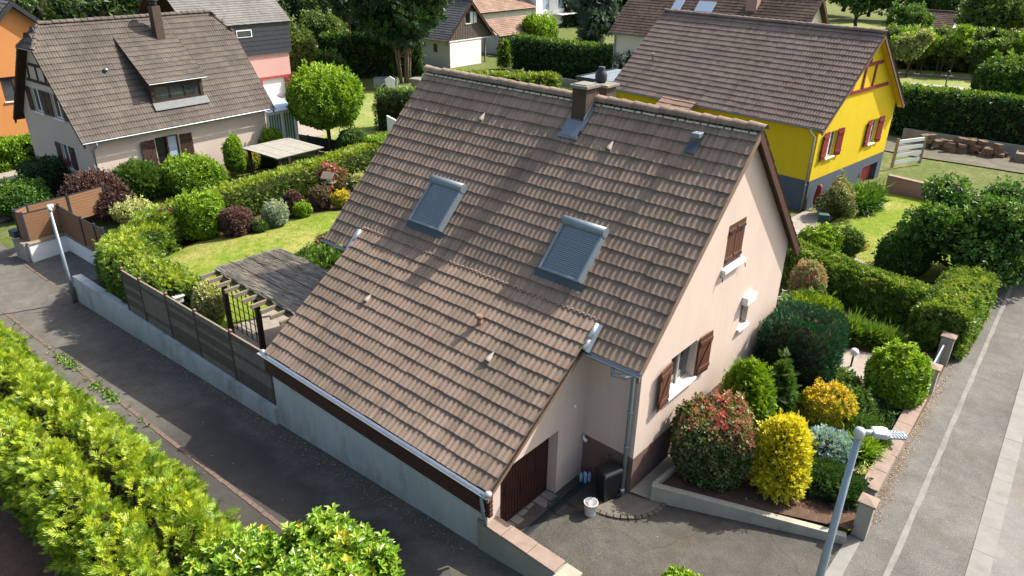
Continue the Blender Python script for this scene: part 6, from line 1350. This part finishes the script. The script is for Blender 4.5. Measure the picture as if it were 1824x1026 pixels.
# ================================================================ VEGETATION: BACKGROUND
hedge('dark_hedge', 'dark clipped block of hedge with untidy top beyond the roof verge', [(-38.6, 24.2, -2.05), (-36.2, 26.2, -2.0)], 2.0, 3.0, 'hedgedk', 2200, 'spray5', .25, .12, topb=.4, tbase=.3)
hedge('dark_hedge', 'tall dark clipped hedge with bright top behind the roof ridge', [(-49.5, 53.8, -2.3), (-42, 53.0, -2.2), (-31, 52.0, -1.9)], 2.2, 3.9, 'hedgedk', 4500, 'rosette3', .32, .10, topb=.55, tbase=.25)
hedge('dark_hedge', 'long dark clipped hedge with light green top behind the yellow house', [(-6.6, 43.7, -.1), (1, 44.4, 0), (12, 45.6, 0)], 2.0, 3.1, 'hedgedk', 5500, 'rosette3', .26, .08, topb=.6, tbase=.22)
hedge('dark_hedge', 'dark overgrown hedge behind the box trailer', [(-62.5, 36.5, -2.45), (-58.5, 41.5, -2.45), (-56.5, 45, -2.45)], 2.4, 4.3, 'hedgedk', 3000, 'rosette3', .4, .25, topb=.3, tbase=.3)
hedge('juniper_row', 'untidy bright juniper row just behind the roof ridge', [(-44.5, 38.5, -2.2), (-40, 41.5, -2.1), (-36.0, 43.5, -2.0)], 2.0, 2.0, 'hedgeg', 3800, 'spray5', .36, .3, topb=.3, tbase=.45)
t = tree('cypress_tree', 'dark multi-stemmed cypress with flat feathery crown beside the chalet', -53.6, 40.2, -2.42, 12.4, 6.0, 8.4, 'cedar', 9000, 'spray5', .8, 64, .12, 'palebark', multi=6, flatn=.45, tbase=.45, csize=.21, spread=1.05, topb=.35)
t = tree('blue_spruce', 'blue-grey spruce standing behind the tall dark hedge', -47.8, 66.5, -2.35, 13.5, 4.2, 13.0, 'spruce', 6000, 'spray5', .8, 55, .22, 'bark', shape='cone', flatn=.3, csize=.26, tbase=.45)
bush('young_conifer', 'small young conifer between the chalet and the dark hedge', 'tree', -52.0, 54.2, -2.4, .9, 3.2, 'hedgeg', 900, 'needle', .45, 'cone', noise=.2)
BG = [(-62.0, 32.8, 2.5, 5.2, 'forestlt', 'yellowish green garden tree beside the orchard ladder'), (-60.0, 35.5, 1.7, 2.5, 'midgreen', 'clipped grey-green bush behind the box trailer'), (-68.5, 33.5, 3.2, 7.2, 'forestlt', 'light green bushy tree behind the pink house'), (-66.5, 39.5, 3.0, 6.0, 'forestlt', 'light green bushy tree above the overgrown hedge')]
for x, y, r, h, mt, lab in BG: bush('garden_tree', lab, 'tree', x, y, -2.5, r, h, mt, 3200, 'rosette3', .4, 'ell', noise=.35, tbase=.4, depth=.4, nf=(3, 8))
bush('ivy_climber', 'bright ivy climber smothering the end of the outbuilding', 'climber', -60.2, 70.4, -2.45, 1.6, 4.3, 'bright', 3200, 'rosette3', .36, 'dome', ry=3.4, noise=.5, shoots=60, tbase=.4)
bush('ivy_climber', 'dark creeper hanging below the eave of the outbuilding', 'climber', -59.3, 64.5, -2.45, .8, 2.0, 'dkgreen', 1600, 'rosette3', .35, 'softbox', ry=3.2, noise=.2, tbase=.6)
# laurels and trees of the park on the right
LS = 'slender light green screen shrub in the row across the park'; ps = []
for i in range(19):
    x = -14.8+i*1.4+random.uniform(-.3, .3); y = 72.6+i*.22+random.uniform(-.5, .5)
    if i < 4: ps.append(tree('screen_laurel', LS, x, y, TZ(x, y), 4.3, 1.25, 3.4, 'forestlt' if i % 2 else 'bright', 1000, 'rosette3', .36, 9, .06, multi=2, group='row of screen shrubs across the park', csize=.5, tbase=.42))
    else: copy_tree(ps[i % 4], 'screen_laurel', LS, (x, y, TZ(x, y)), random.uniform(0, 6.28), (random.uniform(.9, 1.15),)*2+(random.uniform(.85, 1.12),), 'row of screen shrubs across the park')
hedge('laurel_screen', 'loose leafy laurel screen standing behind the row of screen shrubs', [(-17, 76.5, -.4), (-6, 78.2, -.1), (8, 80.2, 0)], 2.2, 3.9, 'forestlt', 4200, 'rosette3', .42, .55, tbase=.42, topb=.3, rnd=.45)
tree('yellow_leaf_tree', 'small tree with yellow-green leaves in front of the screen row', -12.6, 69.8, -.2, 4.4, 2.1, 3.2, 'cream', 1900, 'rosette3', .38, 10, .08, tbase=.22)
bush('clipped_globe_yew', 'big dark clipped ball on the park grass behind the hedge', 'shrub', -2.2, 58.6, 0, 2.7, 3.7, 'hedgedk', 4500, 'rosette3', .34, 'vase', noise=.07, tbase=.45, topb=.25)
tree('round_park_tree', 'round-headed tree in front of the dark-roofed far shed', -20.6, 99.0, -.8, 5.4, 2.9, 4.0, 'midgreen', 2600, 'rosette3', .5, 14, .14, tbase=.55)
tree('pale_park_tree', 'large pale green tree growing beside the far shed', -10.5, 96.0, -.5, 8.5, 5.2, 7.4, 'forestlt', 5200, 'rosette3', .55, 26, .25, tbase=.38)
tree('pale_park_tree', 'large pale green tree at the edge of the park', -2.0, 92.0, -.1, 8.0, 4.6, 7.0, 'forestlt', 4600, 'rosette3', .55, 24, .25, tbase=.42)
FT = []
rg = random.Random(12)
for (x, y, r, h, mt, lab, g_) in [(-36, 128, 6.5, 12, 'midgreen', 'broad shade tree beyond the brown-roofed house', None), (-27, 131, 6, 11, 'midgreen', 'spreading shade tree between the brown-roofed house and the far shed', None), (-47, 120, 6, 12, 'forestlt', 'light tree behind the brown-roofed house', None), (-66, 112, 6, 12, 'forestlt', 'light green tree beyond the blue-grey spruce', None), (-40.5, 68, 3.6, 9, 'midgreen', 'green tree between the spruce and the brown roof', None), (-17, 135, 6, 11, 'forestlt', 'pale tree beyond the far shed', None), (-5, 128, 6, 11, 'forestlt', 'pale tree at the far edge of the park', None), (-78, 42, 5.5, 12, 'forest', 'dark broadleaf tree behind the light garden trees', None), (-84, 56, 6, 14, 'spruce', 'grey-leaved tall tree at the wood edge', None)]:
    tree('park_tree', lab, x, y, TZ(x, y), h, r, h*.82, mt, 4200, 'rosette3', .62, 24, .3, tbase=.45)
protos = []
LW = 'tall dark broadleaf tree in the wood closing the view'; LB = 'broadleaf tree in the belt beyond the park'
for i in range(26):
    f_ = i/25; x = -128+52*f_+rg.uniform(-4, 4); y = 4+104*f_+rg.uniform(-5, 5); h = rg.uniform(.85, 1.15)
    if i < 5: protos.append(tree('wood_tree', LW, x, y, -2.6, 15.5, 6.2, 13.3, 'forest' if i % 4 else 'hedgedk', 2400, 'rosette3', .95, 18, .35, group='wood behind the houses', tbase=.45))
    else: copy_tree(protos[i % 5], 'wood_tree', LW, (x, y, -2.6), rg.uniform(0, 6.28), (rg.uniform(.85, 1.15), rg.uniform(.85, 1.15), h), 'wood behind the houses')
pb2 = []
for i in range(16):
    x = -70+i*7+rg.uniform(-2, 2); y = 150+rg.uniform(-6, 8)+.2*i
    if i < 3: pb2.append(tree('belt_tree', LB, x, y, -1.5, 12.5, 6, 10.8, 'forestlt' if i == 0 else 'midgreen', 2000, 'rosette3', 1.0, 16, .35, group='tree belt beyond the park', tbase=.45))
    else: copy_tree(pb2[i % 3], 'belt_tree', LB, (x, y, -1.5), rg.uniform(0, 6.28), (rg.uniform(.85, 1.15), rg.uniform(.85, 1.15), rg.uniform(.8, 1.2)), 'tree belt beyond the park')
hedge('wood_undergrowth', 'shadowy undergrowth along the foot of the wood', [(-120, 0, -2.6), (-100, 48, -2.6), (-84, 84, -2.6), (-66, 120, -2.4)], 6, 5.0, 'forest', 5200, 'rosette3', 1.2, .9, tbase=.45, cat='undergrowth')

# ================================================================ LITTER AND GRASS
rng = np.random.default_rng(9)
def litter(name, label, P, size, mat, tmpl='leaf', flat=3.0, upb=0.0, jit=.3, D=None, cat='leaves'):
    P = np.array(P); d = rng.normal(0, 1, P.shape)*[1, 1, .15] if D is None else np.tile(D, (len(P), 1)).astype(float); V, k = scatter(rng, P, d, tmpl, size, flat, upb, jit)
    o = assemble(name, [leafpart(V, np.clip(rng.normal(.5, .25, len(P)), 0, 1), k)], [F[mat]]); return tag(o, label, cat, None, 'stuff')
P = [(x, y, laneZ(x)+.012) for x, y in zip(rng.uniform(-24, -1.8, 1300), -3.53-np.abs(rng.normal(0, .22, 1300)))] + [(x, y, laneZ(x)+.012) for x, y in zip(rng.uniform(-24, -2, 160), rng.uniform(-6.6, -3.6, 160))]
litter('fallen_leaves', 'dry fallen leaves scattered along the lane', P, .055, 'fallen')
P = [(wallx(y)+.14+abs(rng.normal(0, .12)), y, .012) for y in rng.uniform(2.5, 17, 2600)] + [(rng.uniform(-.5, 4.4), rng.uniform(-3, 1.0), .012) for i in range(60)] + [(rng.uniform(4.4, 6.3), rng.uniform(0, 14), .012) for i in range(60)]
litter('fallen_leaves', 'dry leaf litter along the foot of the street wall', P, .04, 'fallen')
P = [(x, -5.85+rng.normal(0, .09), laneZ(x)+.005) for x in np.concatenate([rng.uniform(-19.5, -18.0, 80), rng.uniform(-16.4, -14.6, 80), rng.uniform(-24, -12, 40)])]
litter('gutter_weeds', 'low weeds growing along the brick gutter row', P, .12, 'grassy', 'rosette3', .4, .8, .4, [0, 0, 1], 'weeds')
def inside_poly(poly, x, y):
    s = False
    for i in range(len(poly)):
        (x1, y1), (x2, y2) = poly[i], poly[(i+1) % len(poly)]
        if (y1 > y) != (y2 > y) and x < (x2-x1)*(y-y1)/(y2-y1)+x1: s = not s
    return s
lawnp = [(-9.4, -3.2), (-9.4, 8.5), (-20.5, 9.6), (-23.3, 8.3), (-24.0, 6.3), (-24.3, 4.2), (-25.2, 2.4), (-24.2, .1), (-22.5, -1.2), (-18, -1.6), (-15, -2.9)]
P = []
for x, y in zip(rng.uniform(-25.3, -14, 30000), rng.uniform(-3, 9.6, 30000)):
    if inside_poly(lawnp, x, y): P.append((x, y, TZ(x, y)+.01))
litter('lawn_grass', 'short mown grass blades on the lawn with the shrub border', P, .07, 'grassy', 'blade', .3, 1.2, .5, [0, 0, .6], 'grass')
P = [(x, y, TZ(x, y)+.02) for x, y in zip(rng.uniform(-3, 2.5, 9000), rng.uniform(18.5, 28.2, 9000)) if inside_poly([(-3.1, 19.4), (.3, 17.2), (2.6, 18), (3, 22), (1, 29), (-2.9, 28.4)], x, y)]
litter('lawn_grass', 'short mown grass on the lawn of the yellow house', P, .08, 'grassy', 'blade', .3, 1.2, .5, [0, 0, .6], 'grass')
P = [(x, y, soilZ(x, y)+.01) for x, y in zip(rng.uniform(.5, 4.2, 1600), rng.uniform(1.2, 9, 1600)) if x > .5 and y > .5+.45*(x-.5)]
litter('soil_litter', 'bark crumbs and dry leaves on the front soil bed', P, .05, 'fallen')
for k in range(9):
    x, y = random.uniform(1.0, 3.9), random.uniform(3.2, 7.5); o = tag(link('border_stone', sms[k % 5], None, (x, y, soilZ(x, y)+.05), random.uniform(0, 6)), 'rough stone lying in the soil of the front bed', 'stone', 'stones in the front bed'); o.scale = (.7, .7, .6)
